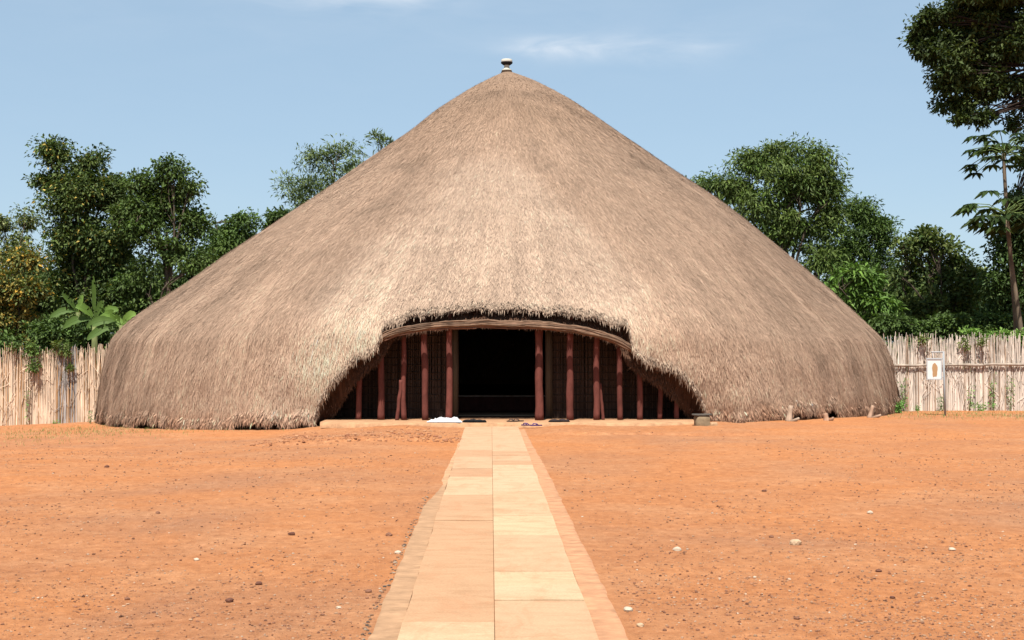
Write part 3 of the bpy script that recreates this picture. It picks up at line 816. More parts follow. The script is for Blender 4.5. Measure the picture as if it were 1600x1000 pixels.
shoe(gp(880, 0, 30.8), 30.82, PZ+.004, 1.4, (.07, .05, .05), 'dark brown shoe on the step just left of a red post', g4_)

# weathered block at the right end of the platform
root = empty('concrete_block', (0, 0, 0), 'mossy grey concrete block at the right foot of the entrance arch', 'block')
c0 = at(1099, 668, 30.3); c0[2] = 0
V0, F0 = I2
def rough_box(c, sz, col, name, mat, parent=None, rz=0, amp=.012, seed=0):
    n = 7; mb = MB(); g_ = np.linspace(-1, 1, n)
    vs = []; fs = []
    for ax in range(3):
        for sg in (-1, 1):
            A, B = np.meshgrid(g_, g_); P = np.zeros((n, n, 3)); o_ = [q for q in range(3) if q != ax]
            P[..., ax] = sg; P[..., o_[0]] = A; P[..., o_[1]] = B
            P = P.reshape(-1, 3); e = np.abs(P)**6; P = P/(e.sum(1)**(1/6))[:, None]*1.05
            P = P*np.array(sz)/2
            P = P+amp*np.stack([fbm(P[:, 0]*9+seed, P[:, 1]*9, P[:, 2]*9, 3, 1+q) for q in range(3)], -1)
            ii = np.arange(n-1)[:, None]*n; jj = np.arange(n-1)[None, :]
            R = np.array([[cos(rz), -sin(rz), 0], [sin(rz), cos(rz), 0], [0, 0, 1]])
            mb.add(P @ R.T+c, [np.stack([ii+jj, ii+jj+1, ii+n+jj+1, ii+n+jj], -1).reshape(-1, 4)], col)
    return mb.build(name, mat, parent)
rough_box([c0[0]-.03, 30.3, .13], [.30, .28, .27], (.42, .31, .19), 'block', M_stone, root, .15)
rough_box([c0[0]-.03, 30.3, .285], [.40, .30, .04], (.13, .11, .09), 'slate_cover', M_stone, root, .1, .006, 3)
o = rough_box([0, 0, 0], [.14, .14, .12], (.66, .42, .24), 'stone', M_stone, None, .4, .02, 7)
o.location = (c0[0]+.2, 30.2, .05); tag(o, 'rough orange stone leaning beside the concrete block', 'stone')
# pale posts leaning at the foot of the thatch on the right
def stub(px, py, d, h, w_, lean, col, label):
    p0 = at(px, py, d); z0 = float(gz(p0[0], d)); mb = MB()
    t = np.linspace(0, 1, 6); mb.tube(np.stack([lean*t, -.0*t, -.05+(h+.05)*t], -1), w_*(1-.45*t)*(1+.1*np.sin(t*9)), 8, col)
    mb.tube([[0.06, -.06, -.02], [.16+lean, -.16, .07]], [.05, .03], 7, np.array(col)*.85)
    o = mb.build('tree_stump', M_bark); o.location = (p0[0], d, z0); tag(o, label, 'stump', 'pale stumps at the foot of the thatch')
stub(1232, 660, 32.9, .36, .09, .06, (.62, .45, .33), 'taller pale wooden stump poking out under the thatch right of the entrance')
stub(1292, 655, 33.6, .17, .09, -.04, (.60, .36, .24), 'shorter orange-dusted wooden stump under the right side of the thatch')
stub(1358, 652, 35.0, .30, .07, .1, (.56, .37, .26), 'thin pale stump near the right end of the thatch')
# tuft bundle at the right foot of the arch
# ------------------------------------------------------------------ fences
def fence(name, x0, x1, d, ztop, label, colf, rail, seed):
    r_ = np.random.default_rng(seed)
    root = empty(name, ((x0+x1)/2, d, 0), label, 'fence')
    mb = MB(); x = x0
    for layer in range(3):
        x = x0+layer*.01
        while x < x1:
            gzv = float(gbase(x, d)); top = gzv+ztop(x)+r_.normal(0, .09)+(.0 if layer else .03)
            if layer == 1: top -= r_.uniform(0, .5)
            y = d+(.035*layer)+r_.uniform(-.012, .012); lx = r_.normal(0, .035)
            R = r_.uniform(.010, .021); hh = top-gzv
            P = [[x, y, gzv-.05], [x+lx*.3+r_.normal(0, .006), y, gzv+hh*.4], [x+lx*.7+r_.normal(0, .01), y, gzv+hh*.75], [x+lx+r_.normal(0, .03), y+r_.normal(0, .02), top]]
            mb.tube(P, [R*1.15, R*1.1, R*.85, R*.45], 5, colf(x, r_), False)
            x += r_.uniform(.016, .031)
    for q in range(260):    # loose straws across the face
        xx = r_.uniform(x0, x1); gzv = float(gbase(xx, d)); zz = gzv+r_.uniform(.2, 1.7)
        mb.tube([[xx, d-.03, zz], [xx+r_.normal(0, .12), d-.05, zz-r_.uniform(.1, .5)]], .006, 4, colf(xx, r_)*1.1, False)
    rel(mb.build('reeds', M_reed, root))
    if rail:
        xx = np.linspace(x0, x1, 90); gg = gbase(xx, d)
        m2 = MB(); P = np.stack([xx, 0*xx+d-.085, gg*.0+1.22+.018*fbm(xx*1.3, 0*xx, 0, 3, 6)+.008*(xx-11)], -1)
        m2.tube(P, .038*(1+.15*fbm(xx*2, 0*xx, 0, 3, 4)), 8, (.56, .45, .36)); rel(m2.build('rail', M_bark, root))
    xx = x0+.4
    while xx < x1:
        m3 = MB(); m3.tube([[xx, d+.12, gbase(xx, d)-.1], [xx+.03, d+.12, gbase(xx, d)+ztop(xx)-.12]], .04, 7, (.3, .22, .16)); xx += 1.8
        rel(m3.build('support_post', M_bark, root))
def cR(x, r_):
    b = np.array([1.22, 1.04, .88])*r_.uniform(.6, 1.1)
    if r_.uniform() < .12: b = np.array([.70, .50, .36])*r_.uniform(.7, 1.1)
    return np.clip(b, .03, 1.4)
def cL(x, r_):
    b = np.array([1.3, 1.0, .74])*r_.uniform(.65, 1.05)
    if -12.9 < x < -12.35: b = np.array([.66, .60, .56])*r_.uniform(.6, 1.2)
    if r_.uniform() < .15: b = np.array([.70, .42, .22])*r_.uniform(.7, 1.1)
    return np.clip(b, .03, 1.4)
fence('reed_fence', 10.6, 17.5, 40, lambda x: 2.0+.06*float(vn(x*1.7, 0, 0, 3)), 'grey reed fence with a horizontal rail, right of the hut', cR, True, 3)
fence('reed_fence', -17.5, -10.9, 40, lambda x: 2.05+.10*float(vn(x*1.9, 0, 0, 5)), 'straw-coloured reed fence without a rail, left of the hut', cL, False, 5)

# ------------------------------------------------------------------ sign
d = 36.9; p0 = at(1477, 647, d); zg = float(gz(p0[0], d))
sg = empty('sign', (p0[0], d, zg), 'small white framed notice hung from a grey metal post before the right fence', 'sign')
PX = d/F; zt = at(1474, 549, d)[2]
mb = MB(); GR = (.50, .52, .53)
xt = at(1474, 549, d)[0]
mb.tube([[p0[0], d, zg-.1], [xt, d, zt]], .026, 8, GR); rel(mb.build('post', M_paint, sg))
mb = MB(); mb.tube([[at(1455, 551, d)[0], d, zt-.02], [xt, d, zt-.02]], .02, 6, (.66, .67, .68))
mb.tube([[at(1457, 551, d)[0], d, zt-.02], [at(1457, 560, d)[0], d, zt-.19]], .012, 6, (.5, .5, .5))
mb.tube([[at(1447, 560, d)[0], d, zt-.19], [xt, d, zt-.19]], .016, 6, (.6, .61, .62))
rel(mb.build('bracket', M_paint, sg))
mb = MB(); mb.tube([[at(1468, 589, d)[0], d, at(1468, 589, d)[2]], [xt, d, at(1468, 589, d)[2]]], .016, 6, (.6, .61, .62))
rel(mb.build('bracket', M_paint, sg))
a = at(1447, 560, d); b_ = at(1471, 593, d); cx = (a[0]+b_[0])/2; cz = (a[2]+b_[2])/2; W0 = b_[0]-a[0]; H0 = a[2]-b_[2]
mb = MB(); mb.box((cx, d-.03, cz), (W0, .02, H0), 0, (1.12, 1.10, 1.06)); bo = rel(mb.build('board', M_paint, sg))
mb = MB()
for (c_, s_) in (((cx, d-.045, cz+H0/2-.012), (W0+.02, .02, .03)), ((cx, d-.045, cz-H0/2+.012), (W0+.02, .02, .03)), ((cx-W0/2+.01, d-.045, cz), (.025, .02, H0-.04)), ((cx+W0/2-.01, d-.045, cz), (.025, .02, H0-.04))):
    mb.box(c_, s_, 0, (.70, .71, .72))
o = mb.build('frame', M_paint, bo)
# brown-orange picture on the notice
t = np.linspace(0, 2*pi, 40, endpoint=False); rr_ = 1+.10*np.sin(3*t+1)+.07*np.sin(5*t)+.05*np.sin(9*t)
rr_ = 1+.05*np.sin(3*t+1)+.06*np.sin(5*t)+.04*np.sin(9*t)
xv = cx+.015+.068*rr_*np.sign(np.cos(t))*np.abs(np.cos(t))**.6; zv = cz-.03+.175*rr_*np.sign(np.sin(t))*np.abs(np.sin(t))**.75
Vv = np.vstack([np.stack([xv, 0*xv+d-.0445, zv], -1), [[cx+.015, d-.0445, cz-.03]]]); k = np.arange(40)
mb = MB(); mb.add(Vv, [np.stack([k, (k+1) % 40, np.full(40, 40)], -1)], (.66, .40, .20)); mb.build('picture', M_paint, bo)
mb = MB()
for zz, ww in ((.19, .16), (.165, .10), (-.235, .12)): mb.box((cx+.01, d-.0425, cz+zz), (ww, .004, .008), 0, (.55, .5, .45))
# (the writing is too small to read in the photograph; left as the plain picture)

# ------------------------------------------------------------------ trees
def leaves(C0, n_per, cr, size, asp, cols, r_, up=.4, droop=0, flat=1.0, lobes=1):
    """leaf faces round clump centres C0 (m,3), clump radii cr (m,)"""
    m_ = len(C0); k = np.repeat(np.arange(m_), n_per); n = len(k)
    dv = r_.normal(0, 1, (n, 3)); dv /= np.linalg.norm(dv, axis=1)[:, None]
    rad = r_.uniform(0, 1, n)**.5
    P = C0[k]+dv*(rad*cr[k])[:, None]*np.array([1, 1, .62*flat])
    D = dv*.7+r_.normal(0, .6, (n, 3)); D[:, 2] -= droop; D /= np.linalg.norm(D, axis=1)[:, None]
    N = r_.normal(0, .55, (n, 3)); N[:, 2] += up+.5; N += dv*.4
    S = np.cross(D, N); S /= np.linalg.norm(S, axis=1)[:, None]+1e-9
    L = size*r_.uniform(.6, 1.3, n); W = L*asp
    N2 = np.cross(S, D)
    V = np.stack([P, P+D*(L*.45)[:, None]+S*(W/2)[:, None]+N2*(L*.08)[:, None], P+D*L[:, None]-np.array([0, 0, 1])*(L*.15)[:, None], P+D*(L*.45)[:, None]-S*(W/2)[:, None]+N2*(L*.08)[:, None]], 1).reshape(-1, 3)
    q = np.arange(n)[:, None]*4+np.array([[0, 1, 2, 3]])
    ck = cols[r_.choice(len(cols), m_)]                      # clump hue
    c = ck[k]*.6+cols[r_.choice(len(cols), n)]*.4
    c = 1.3*c*np.exp(r_.normal(0, .2, n))[:, None]
    return V, q, np.repeat(np.clip(c, .005, .9), 4, 0)

def tree(name, label, d, base, lobes, cols, leaf=.155, asp=.5, per=95, clump=.6, dens=1.35, trunk=.22, seed=1, group='trees behind the hut and fences', accent=None, up=.4, droop=.1, ddepth=.7, barkc=(.15, .115, .085), hollow=.55, base_z=None, cat='tree', ttop=None):
    r_ = np.random.default_rng(seed); cols = np.array(cols, float)
    b0 = at(base, 545, d); b0[2] = float(gbase(np.clip(b0[0], -20, 20), 40)) if base_z is None else base_z
    root = empty(name, tuple(b0), label, cat, group)
    centres = []; radii = []; lobeC = []
    for (px, py, rx, ry) in lobes:
        c = at(px, py, d); RX = rx*d/F; RZ = ry*d/F; RY = (RX+RZ)/2*ddepth
        c[1] += r_.uniform(-.5, .5)*RY; lobeC.append((c, min(RX, RZ)))
        vol = RX*RY*RZ; n = max(3, int(dens*17*vol**.72/clump**1.6))
        dv = r_.normal(0, 1, (n, 3)); dv /= np.linalg.norm(dv, axis=1)[:, None]
        rad = hollow+(1-hollow)*r_.uniform(0, 1, n)**.7
        u_ = r_.uniform(0, 1, n); rad = np.where(u_ < .25, r_.uniform(.1, .7, n), np.where(u_ > .90, rad*r_.uniform(1.0, 1.28, n), rad))
        P = c+dv*rad[:, None]*(np.array([RX, RY, RZ])-clump*.4)
        centres.append(P); radii.append(clump*r_.uniform(.4, 1.25, n))
    P = np.concatenate(centres); cr = np.concatenate(radii); hole = (fbm(P[:, 0]*1.0, P[:, 1]*1.0, P[:, 2]*1.0, 2, seed) > -.48) | (clump < .3); P = P[hole]; cr = cr[hole]
    V, q, c = leaves(P, per, cr, leaf, asp, cols, r_, up, droop)
    if accent is not None:
        acol, frac, box = accent
        nl = len(q); cen = V.reshape(-1, 4, 3)[:, 0]
        pick = r_.uniform(0, 1, nl) < frac
        if box is not None:
            x0, y0, x1, y1 = box; a = at(x0, y1, d); b = at(x1, y0, d)
            pick &= (cen[:, 0] > a[0]) & (cen[:, 0] < b[0]) & (cen[:, 2] > a[2]) & (cen[:, 2] < b[2])
        c.reshape(-1, 4, 3)[pick] = np.array(acol)*r_.uniform(.7, 1.2, (pick.sum(), 1, 1))
    # trunk and limbs
    mb = MB(); top = np.mean([a for a, _ in lobeC], axis=0) if ttop is None else at(ttop[0], ttop[1], d); H = max(1.0, top[2]-b0[2])
    t = np.linspace(0, 1, 9); sway = np.stack([.25*vn(t*2+seed, 0*t, 0, seed), .2*vn(t*2, 3+0*t, 0, seed), 0*t], -1)
    TP = b0+(top-b0)*t[:, None]+sway*(H/6)*t[:, None]
    mb.tube(TP, trunk*(1.05-.85*t), 9, barkc)
    for (cc, R) in lobeC:
        s0 = r_.integers(4, 9) if ttop is None else r_.integers(7, 9); a = TP[s0]
        if cc[2] < a[2] and ttop is None: a = TP[2]
        tt_ = np.linspace(0, 1, 7); bend = r_.normal(0, .25, 3)*np.array([1, 1, .3])
        LPt = a+(cc-a)*tt_[:, None]+bend*np.sin(pi*tt_)[:, None]+np.array([0, 0, .3])*np.sin(pi*tt_)[:, None]
        mb.tube(LPt, trunk*.26*(1-.8*tt_), 6, barkc)
        dd = np.linalg.norm(P-cc, axis=1); near = np.argsort(dd)[:9]
        for w_ in near:
            a2 = LPt[r_.integers(3, 7)]; e = P[w_]; mpt = (a2+e)/2+r_.normal(0, .12, 3)
            mb.tube([a2, mpt, e], [trunk*.09, trunk*.06, trunk*.03], 4, barkc, False)
    cr_o = mk('crown', V, [q], M_leaf, root, c, None, False); rel(cr_o)
    rel(mb.build('trunk', M_bark, root))
    return root

DK = [(.030, .052, .014), (.044, .070, .018), (.062, .086, .022), (.026, .042, .013)]
MG = [(.060, .098, .022), (.080, .120, .026), (.046, .078, .020), (.098, .132, .034)]
OL = [(.085, .11, .03), (.11, .125, .038), (.066, .084, .026), (.05, .068, .022)]
FE = [(.085, .115, .042), (.11, .14, .058), (.06, .084, .032)]
YE = [(.20, .16, .04), (.10, .105, .03), (.075, .085, .026), (.25, .17, .04)]
tree('leafy_tree', 'tall dark tree with yellowing leaf tips, highest of the trees left of the hut', 50, 135,
     [(85, 240, 32, 30), (140, 255, 38, 34), (75, 285, 32, 26), (120, 310, 55, 45), (175, 300, 30, 40), (110, 370, 60, 50), (170, 380, 50, 60), (195, 330, 30, 40), (150, 290, 44, 40), (100, 440, 60, 50), (170, 460, 55, 50), (130, 510, 70, 35)],
     DK+OL[:1], leaf=.155, seed=11, accent=((.45, .34, .08), .035, None), trunk=.24)
tree('leafy_tree', 'broad dark green tree between the tallest left tree and the hut', 49, 262,
     [(265, 268, 30, 26), (220, 285, 28, 28), (295, 290, 22, 24), (250, 320, 55, 42), (300, 345, 34, 38), (215, 350, 40, 50), (270, 400, 62, 45), (230, 450, 55, 45), (300, 420, 40, 40), (215, 500, 50, 35)],
     DK[:3]+MG[:1], leaf=.15, seed=12, trunk=.25)
tree('leafy_tree', 'low rounded tree peeping over the left roof slope', 54, 365,
     [(345, 375, 34, 28), (380, 350, 30, 22), (330, 405, 35, 30), (370, 390, 45, 35)], MG[:3]+DK[:1], leaf=.15, seed=13, trunk=.15)
tree('leafy_tree', 'pale sparse tree at the far left edge of the view', 56, 30,
     [(40, 340, 28, 26), (10, 350, 28, 24), (20, 400, 45, 45), (0, 450, 50, 40)], OL+[(.2, .2, .1)], leaf=.15, seed=14, dens=.75, trunk=.15)
tree('flowering_tree', 'tree covered in ochre-yellow blossom at the left edge above the fence', 46, 10,
     [(40, 405, 34, 26), (15, 450, 50, 35), (50, 455, 30, 30), (10, 510, 60, 45), (-30, 440, 40, 60), (55, 520, 35, 35)],
     YE+DK[:2]+OL[:2], leaf=.15, seed=15, accent=((.50, .30, .05), .11, (-20, 370, 80, 500)), trunk=.13)
tree('bush', 'dark undergrowth bush behind the left fence', 44, 110, [(60, 530, 60, 34), (130, 525, 60, 34), (190, 520, 40, 30), (10, 545, 40, 30), (60, 560, 80, 22), (150, 558, 60, 22)], DK[:2]+MG[:1], leaf=.15, seed=16, clump=.4, trunk=.06, group='bushes behind the fences', cat='bush')
tree('feathery_tree', 'feathery grey-green tree rising behind the left roof slope', 60, 520,
     [(535, 235, 34, 26), (490, 250, 36, 30), (560, 260, 34, 25), (470, 290, 40, 34), (520, 290, 60, 34), (590, 250, 22, 14), (480, 330, 40, 30), (450, 280, 18, 20)],
     FE, leaf=.24, asp=.22, per=60, clump=.6, dens=.6, seed=17, trunk=.14, droop=-.2)
tree('feathery_tree', 'single thin branch top showing above the left roof slope near the peak', 58, 600,
     [(600, 222, 17, 12), (612, 236, 12, 8), (585, 212, 6, 6)], FE, leaf=.26, asp=.24, per=30, clump=.32, dens=.6, seed=18, trunk=.07, droop=-.5)
tree('leafy_tree', 'small dark leafy top just left of the feathery tree at the roof edge', 55, 430,
     [(440, 338, 26, 11), (425, 352, 20, 14)], DK[:3], leaf=.17, seed=19, clump=.4, trunk=.08)
tree('leafy_tree', 'dense dark tree deep behind the banana plants at left', 58, 200, [(60, 470, 70, 60), (160, 440, 70, 70), (250, 470, 70, 60), (330, 430, 60, 50), (390, 400, 40, 40), (-10, 500, 60, 50)], DK, leaf=.24, seed=51, clump=.8, trunk=.2)
tree('leafy_tree', 'dense dark tree deep behind the right fence', 60, 1500, [(1340, 480, 60, 50), (1430, 470, 60, 50), (1520, 480, 60, 50), (1600, 470, 60, 60), (1300, 430, 40, 50)], DK, leaf=.24, seed=52, clump=.8, trunk=.2)
# right
tree('feathery_tree', 'largest tree right of the hut, rounded and light green with drooping sprays', 54, 1230,
     [(1225, 240, 42, 30), (1275, 250, 34, 32), (1175, 260, 38, 32), (1300, 290, 24, 40), (1140, 285, 34, 26), (1230, 290, 70, 40), (1175, 320, 40, 34), (1285, 350, 38, 40), (1235, 370, 50, 40), (1100, 287, 24, 14), (1150, 300, 40, 24), (1260, 300, 50, 40), (1215, 350, 50, 34), (1300, 330, 20, 36), (1290, 400, 40, 40), (1220, 420, 50, 40)],
     MG+FE[:1]+OL[:1], leaf=.2, asp=.3, per=95, clump=.62, dens=1.0, seed=21, trunk=.26, droop=.35)
tree('leafy_tree', 'mid green tree behind the right roof slope between larger neighbours', 56, 1345,
     [(1345, 330, 30, 28), (1325, 375, 34, 34), (1370, 365, 30, 34), (1350, 420, 50, 40), (1380, 420, 34, 34), (1330, 460, 50, 40), (1360, 500, 60, 35)],
     MG[:3]+DK[:1], leaf=.16, asp=.35, dens=1.9, seed=62, trunk=.2)
tree('umbrella_leaf_tree', 'bright green tree with hand-shaped leaves close above the right edge of the roof', 47, 1345,
     [(1330, 425, 30, 16), (1365, 440, 30, 16), (1310, 450, 30, 14), (1345, 465, 40, 18), (1380, 480, 30, 16), (1360, 505, 40, 18), (1320, 490, 30, 20)],
     [(.075, .135, .026), (.10, .165, .034), (.055, .10, .022)], leaf=.3, asp=.3, per=40, clump=.42, dens=.8, seed=23, trunk=.09, up=1.0, droop=.25)
tree('leafy_tree', 'dark glossy tree with a ragged top behind the right fence', 49, 1460,
     [(1450, 375, 26, 26), (1430, 400, 26, 26), (1480, 385, 20, 22), (1500, 410, 16, 20), (1455, 430, 55, 40), (1510, 450, 30, 30), (1430, 480, 45, 45), (1490, 490, 55, 45), (1405, 430, 18, 30), (1410, 385, 22, 24), (1412, 410, 24, 30), (1520, 430, 20, 26)],
     DK+OL[:2], leaf=.17, asp=.5, seed=24, trunk=.2, up=.1, droop=-.25)
tree('leafy_tree', 'very dark tree at the right edge behind the fence', 46, 1590,
     [(1575, 395, 36, 34), (1610, 370, 40, 40), (1580, 450, 48, 44), (1620, 460, 50, 50), (1570, 505, 50, 34), (1640, 400, 50, 60), (1592, 300, 22, 34), (1610, 280, 24, 30), (1608, 245, 22, 28), (1600, 340, 28, 34), (1575, 365, 26, 22)],
     DK[:2]+[(.04, .07, .02)], leaf=.16, seed=25, trunk=.2)
tree('bush', 'light green bush spilling over the right end of the fence', 41.2, 1555, [(1520, 524, 22, 12), (1560, 526, 28, 11), (1600, 527, 26, 10), (1640, 526, 26, 10)], [(.11, .19, .035), (.14, .23, .05), (.08, .14, .03)], leaf=.13, seed=26, clump=.22, per=40, trunk=.04, group='bushes behind the fences', cat='bush')
tree('bush', 'dark undergrowth bush behind the right fence', 44, 1450, [(1430, 520, 40, 26), (1480, 515, 40, 30), (1390, 505, 34, 30), (1540, 515, 40, 28), (1590, 510, 40, 28), (1430, 545, 60, 22), (1500, 545, 60, 22), (1580, 545, 60, 22)], DK[:2]+MG[:1], leaf=.15, seed=27, clump=.4, trunk=.06, group='bushes behind the fences', cat='bush')
# near crown reaching in from the top right, its trunk outside the frame
tree('shade_tree', 'large dark crown reaching in at the top right corner, above the papaya trees', 43.5, 1790,
     [(1530, 30, 60, 34), (1450, 55, 28, 14), (1470, 85, 45, 24), (1545, 85, 60, 36), (1600, 60, 60, 50), (1480, 120, 36, 22), (1550, 130, 55, 30), (1500, 160, 34, 16), (1560, 180, 26, 14), (1530, 185, 22, 12), (1590, 195, 28, 14), (1445, 40, 24, 14), (1440, 75, 20, 10), (1465, 60, 30, 20), (1470, 25, 34, 16), (1475, 135, 26, 14), (1490, 100, 40, 20), (1510, 60, 50, 30), (1620, 150, 40, 40), (1680, 40, 70, 60), (1700, 140, 60, 50), (1560, 0, 90, 20), (1580, 210, 18, 9), (1500, 185, 16, 8)],
     [(.026, .040, .010), (.036, .052, .013), (.019, .029, .009), (.052, .068, .017)], leaf=.15, asp=.55, per=110, clump=.42, dens=.95, seed=31, trunk=.3, ttop=(1770, 60), group=None, ddepth=1.1, barkc=(.07, .05, .04))

# papaya trees
def papaya(px, crown_py, d, base_px, label, nleaf, seed, spread=1.0):
    r_ = np.random.default_rng(seed); c = at(px, crown_py, d); b0 = at(base_px, 545, d); b0[2] = 0
    root = empty('papaya_tree', tuple(b0), label, 'papaya tree', 'papaya trees behind the right fence')
    mb = MB(); t = np.linspace(0, 1, 12); P = b0+(c-b0)*t[:, None]+np.stack([.12*np.sin(t*4), 0*t, 0*t], -1)*(1-t)[:, None]
    mb.tube(P, .085-.035*t, 9, (.22, .165, .115)); rel(mb.build('trunk', M_bark, root))
    lv = MB(); st = MB()
    for k in range(nleaf):
        a = r_.uniform(0, 2*pi); e = r_.uniform(-.35, .75); Ln = r_.uniform(.55, .95)*spread
        dv = np.array([cos(a)*cos(e), sin(a)*cos(e), sin(e)]); s0 = c+np.array([0, 0, r_.uniform(-.12, .12)])
        e1 = s0+dv*Ln+np.array([0, 0, -.12*Ln]); mid = s0+dv*Ln*.5+np.array([0, 0, .05])
        st.tube([s0, mid, e1], .012, 4, (.2, .28, .09), False)
        col = np.array(random.choice([(.022, .038, .010), (.03, .052, .013), (.018, .030, .009), (.045, .07, .018)]))*r_.uniform(.8, 1.2)
        h = np.array([cos(a), sin(a), 0]); sd_ = np.array([-sin(a), cos(a), 0])
        for q in range(7):            # seven drooping fingers
            b = (q-3)*.62+r_.normal(0, .08); fd = h*cos(b)+sd_*sin(b); FL = r_.uniform(.26, .42)*(1-.06*abs(q-3))*spread
            sidev = np.cross(fd, [0, 0, 1]); wv = FL*.2
            m1 = e1+fd*FL*.5+np.array([0, 0, -.03]); tp = e1+fd*FL+np.array([0, 0, -.16*FL/.3])
            lv.add(np.array([e1, m1+sidev*wv, tp, m1-sidev*wv]), [np.array([[0, 1, 2, 3]])], col)
            for s_ in (-1, 1):
                tq = e1+fd*FL*.75+sidev*s_*wv*1.7+np.array([0, 0, -.11*FL/.3])
                lv.add(np.array([e1+fd*FL*.3, m1+sidev*s_*wv*.7, tq]), [np.array([[0, 1, 2]])], col)
    cr_ = rel(lv.build('crown', M_leaf, root, False)); rel(st.build('leaf_stalks', M_bark, root))
papaya(1568, 240, 42.2, 1590, 'taller papaya tree with its crown under the big overhanging tree', 38, 1, 1.15)
papaya(1572, 335, 41.6, 1604, 'shorter papaya tree with a wide leaning crown at the right edge', 44, 2, 1.35)

# banana plants
def banana(px, py, d, label, specs, seed):
    """specs: (direction in image x, up, length, width)"""
    r_ = np.random.default_rng(seed); c = at(px, py, d); zb = float(gbase(c[0], 40))
    root = empty('banana_plant', (c[0], d, zb), label, 'banana plant', 'banana plants behind the left fence')
    mb = MB(); mb.tube([[c[0], d, zb-.1], [c[0], d, (zb+c[2])/2], c], [.13, .11, .07], 10, (.22, .25, .10)); rel(mb.build('stem', M_bark, root))
    for (dx, up, Ln, Wd, curl) in specs:
        mb = MB(); n = 22; t = np.linspace(0, 1, n); dy = r_.uniform(-.35, .1)
        h = np.array([dx, dy, up]); h = h/np.linalg.norm(h)
        P = c+h*Ln*t[:, None]; P[:, 2] -= curl*Ln*t**2
        Tn = np.gradient(P, axis=0); Tn /= np.linalg.norm(Tn, axis=1)[:, None]
        S = np.cross(Tn, np.array([.15, -1, .35])); S /= np.linalg.norm(S, axis=1)[:, None]
        Nn = np.cross(S, Tn); wv = Wd*np.clip(np.sin(pi*np.clip((t-.12)/.9, 0, 1)), 0, 1)**.55*(1+.0*t)
        wv = wv*.62
        wl = wv*(1+.18*vn(t*14, 0*t, 0, seed)); wr = wv*(1+.18*vn(t*14, 4+0*t, 0, seed))
        V = np.stack([P-S*wl[:, None]+Nn*wl[:, None]*.35, P, P+S*wr[:, None]+Nn*wr[:, None]*.35], 1).reshape(-1, 3)
        i = np.arange(n-1)[:, None]*3; j = np.arange(2)[None, :]
        cc = np.array(random.choice([(.10, .17, .03), (.13, .21, .042), (.07, .12, .024)]))
        Qa = np.stack([i+j, i+j+1, i+4+j, i+3+j], -1).reshape(-1, 4)
        tear = r_.uniform(0, 1, len(Qa)) > .07
        mb.add(V, [Qa[tear]], cc); mb.tube(P, .014*(1-.7*t), 5, cc*1.15, False)
        rel(mb.build('leaf', M_leaf, root))
banana(148, 500, 43, 'banana plant with one upright pale leaf, behind the left fence', [(.0, 1, 1.35, .10, .0), (-.5, .9, 1.1, .2, .5), (.6, .7, 1.1, .2, .5), (.9, .35, 1.2, .22, .6), (-.8, .3, 1.0, .2, .6), (.3, .9, .9, .16, .3)], 1)
banana(190, 508, 42.6, 'lower banana plant with broad arching leaves next to the roof edge', [(.9, .5, 1.0, .2, .6), (-.8, .5, 1.2, .22, .6), (-.4, .8, 1.0, .2, .5), (.5, .8, .9, .2, .5), (-.9, .05, 1.0, .2, .5), (.9, .1, .7, .18, .5)], 2)
banana(122, 488, 44, 'thin banana plant with a single pale leaf left of the others', [(-.5, .9, .9, .13, .2), (.2, 1, .7, .12, .2), (-.9, .4, .9, .18, .6)], 3)

# climbing plants and weeds on the fences
def weed(px, py, d, h, w_, label, seed, cols=((.08, .17, .04), (.12, .24, .06)), n=40, leaf=.06, cat='weed', name='weed', group='weeds at the fences', zb=None):
    r_ = np.random.default_rng(seed); c = at(px, py, d)
    z0 = float(gz(c[0], d)) if zb is None else zb
    st = MB(); cen = []
    ns = max(2, int(n/14))
    for k in range(ns):
        a = np.array([c[0]+r_.normal(0, w_*.15), d, z0]); e = np.array([c[0]+r_.normal(0, w_*.5), d+r_.uniform(-.03, .01), z0+h*r_.uniform(.6, 1)])
        st.tube([a, (a+e)/2+r_.normal(0, .02, 3)*np.array([1, .2, 1]), e], .004, 4, (.15, .2, .07), False)
        for t in np.linspace(.2, 1, 5): cen.append(a+(e-a)*t)
    cen = np.array(cen); V, q, cc = leaves(cen, max(2, n//len(cen)+1), np.full(len(cen), .05+w_*.12), leaf, .5, np.array(cols), r_)
    V[:, 1] = np.minimum(V[:, 1], d+.02)
    root = empty(name, (c[0], d, z0), label, cat, group)
    rel(mk('foliage', V, [q], M_leaf, root, cc, None, False)); rel(st.build('stems', M_bark, root))
weed(1401, 640, 38.2, .30, .36, 'bright green weed at the foot of the roof beside the right fence', 1, n=120, leaf=.09)
weed(1433, 640, 39.8, .16, .22, 'low weed at the foot of the right fence between hut and sign', 2, n=50)
weed(1472, 640, 39.8, .45, .12, 'dark weed behind the sign post', 3, n=60, cols=((.05, .11, .03), (.07, .15, .04)))
weed(1534, 640, 39.8, .24, .30, 'bright weed at the foot of the right fence right of the sign', 4, n=80, leaf=.08)
weed(1413, 605, 39.88, 1.0, .12, 'thin creeper climbing the right fence near the roof', 5, n=60, cat='creeper', name='creeper', group='creepers on the fences')
weed(1514, 605, 39.88, .95, .10, 'creeper tuft on the right fence just right of the sign', 6, n=34, cat='creeper', name='creeper', group='creepers on the fences')
weed(1552, 605, 39.88, 1.15, .14, 'creeper on the right fence in the middle of its right half', 7, n=60, cat='creeper', name='creeper', group='creepers on the fences')
weed(1579, 605, 39.88, 1.1, .12, 'creeper on the right fence nearest the edge of the view', 8, n=60, cat='creeper', name='creeper', group='creepers on the fences')
weed(42, 640, 39.88, 1.05, .10, 'green creeper sprig on the left fence', 9, n=44, cat='creeper', name='creeper', group='creepers on the fences')
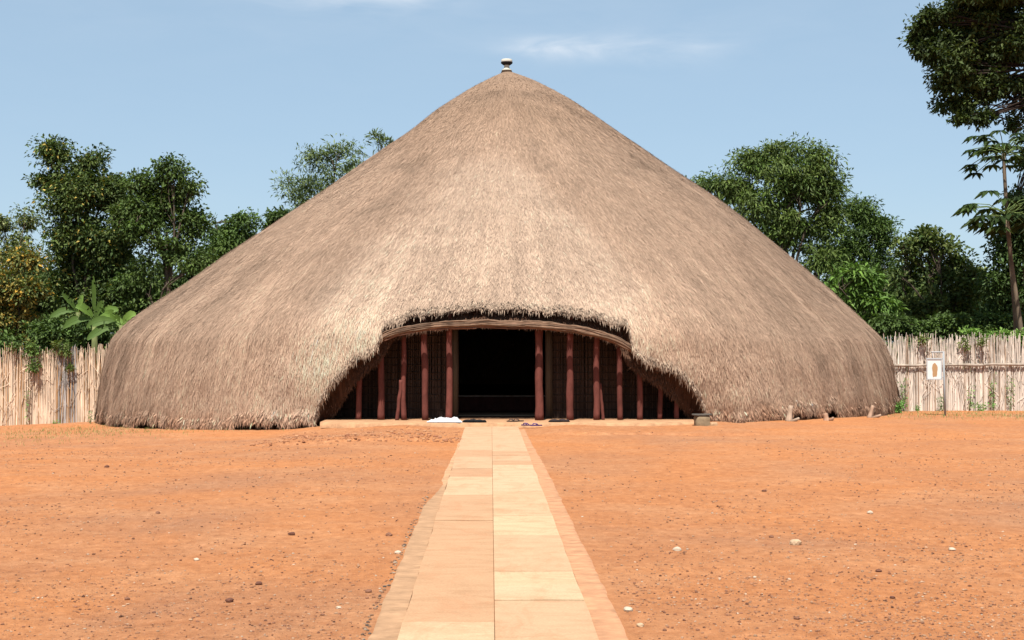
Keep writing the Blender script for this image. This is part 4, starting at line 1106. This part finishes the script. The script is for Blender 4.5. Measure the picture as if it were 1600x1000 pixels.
weed(142, 655, 38.9, .4, .08, 'small dark weed at the left foot of the roof', 10, n=30, cols=((.05, .11, .04), (.07, .14, .05)))
weed(86, 660, 39.8, .10, .2, 'low weed at the foot of the grey part of the left fence', 12, n=36)
tree('creeper', 'leafy creeper hanging over the top of the left fence', 39.9, 48, [(48, 548, 14, 16), (55, 568, 10, 12), (25, 542, 10, 7)], MG[:3], leaf=.1, clump=.16, per=26, dens=.8, seed=41, trunk=.008, group='creepers on the fences', cat='creeper')
tree('creeper', 'yellow-green creeper over the grey part of the left fence', 39.9, 95, [(94, 538, 13, 11), (100, 550, 12, 8), (110, 572, 4, 9)], OL[:2]+MG[:1], leaf=.1, clump=.16, per=26, dens=.8, seed=42, trunk=.008, group='creepers on the fences', cat='creeper')
tree('creeper', 'dark green creeper over the top of the right fence left of its bush', 39.85, 1508, [(1508, 538, 8, 12), (1532, 534, 8, 10), (1445, 531, 14, 6)], OL[:2]+MG[:1], leaf=.09, clump=.14, per=24, dens=.8, seed=43, trunk=.008, group='creepers on the fences', cat='creeper')

# sparse grass at the far left and under the right fence
def grass(cx, cy, wx, wy, n, label, seed, hmax=.09):
    r_ = np.random.default_rng(seed); x = cx+r_.normal(0, wx, n); y = cy+r_.normal(0, wy, n)
    z = gz(x, y); h = r_.uniform(.02, hmax, n); a = r_.uniform(0, pi, n); w_ = .006
    dx = np.cos(a)*w_; dy = np.sin(a)*w_; lx = r_.normal(0, .03, n); ly = r_.normal(0, .03, n)
    V = np.stack([np.stack([x-dx, y-dy, z], -1), np.stack([x+dx, y+dy, z], -1), np.stack([x+lx, y+ly, z+h], -1)], 1).reshape(-1, 3)
    c = np.where(r_.uniform(0, 1, (n, 1)) < .55, np.array([[.12, .18, .05]]), np.array([[.40, .30, .13]]))
    o = mk('grass', V, [np.arange(3*n).reshape(-1, 3)], M_leaf, None, np.repeat(c, 3, 0), None, False)
    o['kind'] = 'stuff'; tag(o, label, 'grass')
grass(-11.0, 34, 2.6, 2.0, 2600, 'thin dry grass at the left foot of the hut', 3)
grass(12.6, 37.0, 2.4, 1.6, 2200, 'thin dry grass before the right fence', 4)
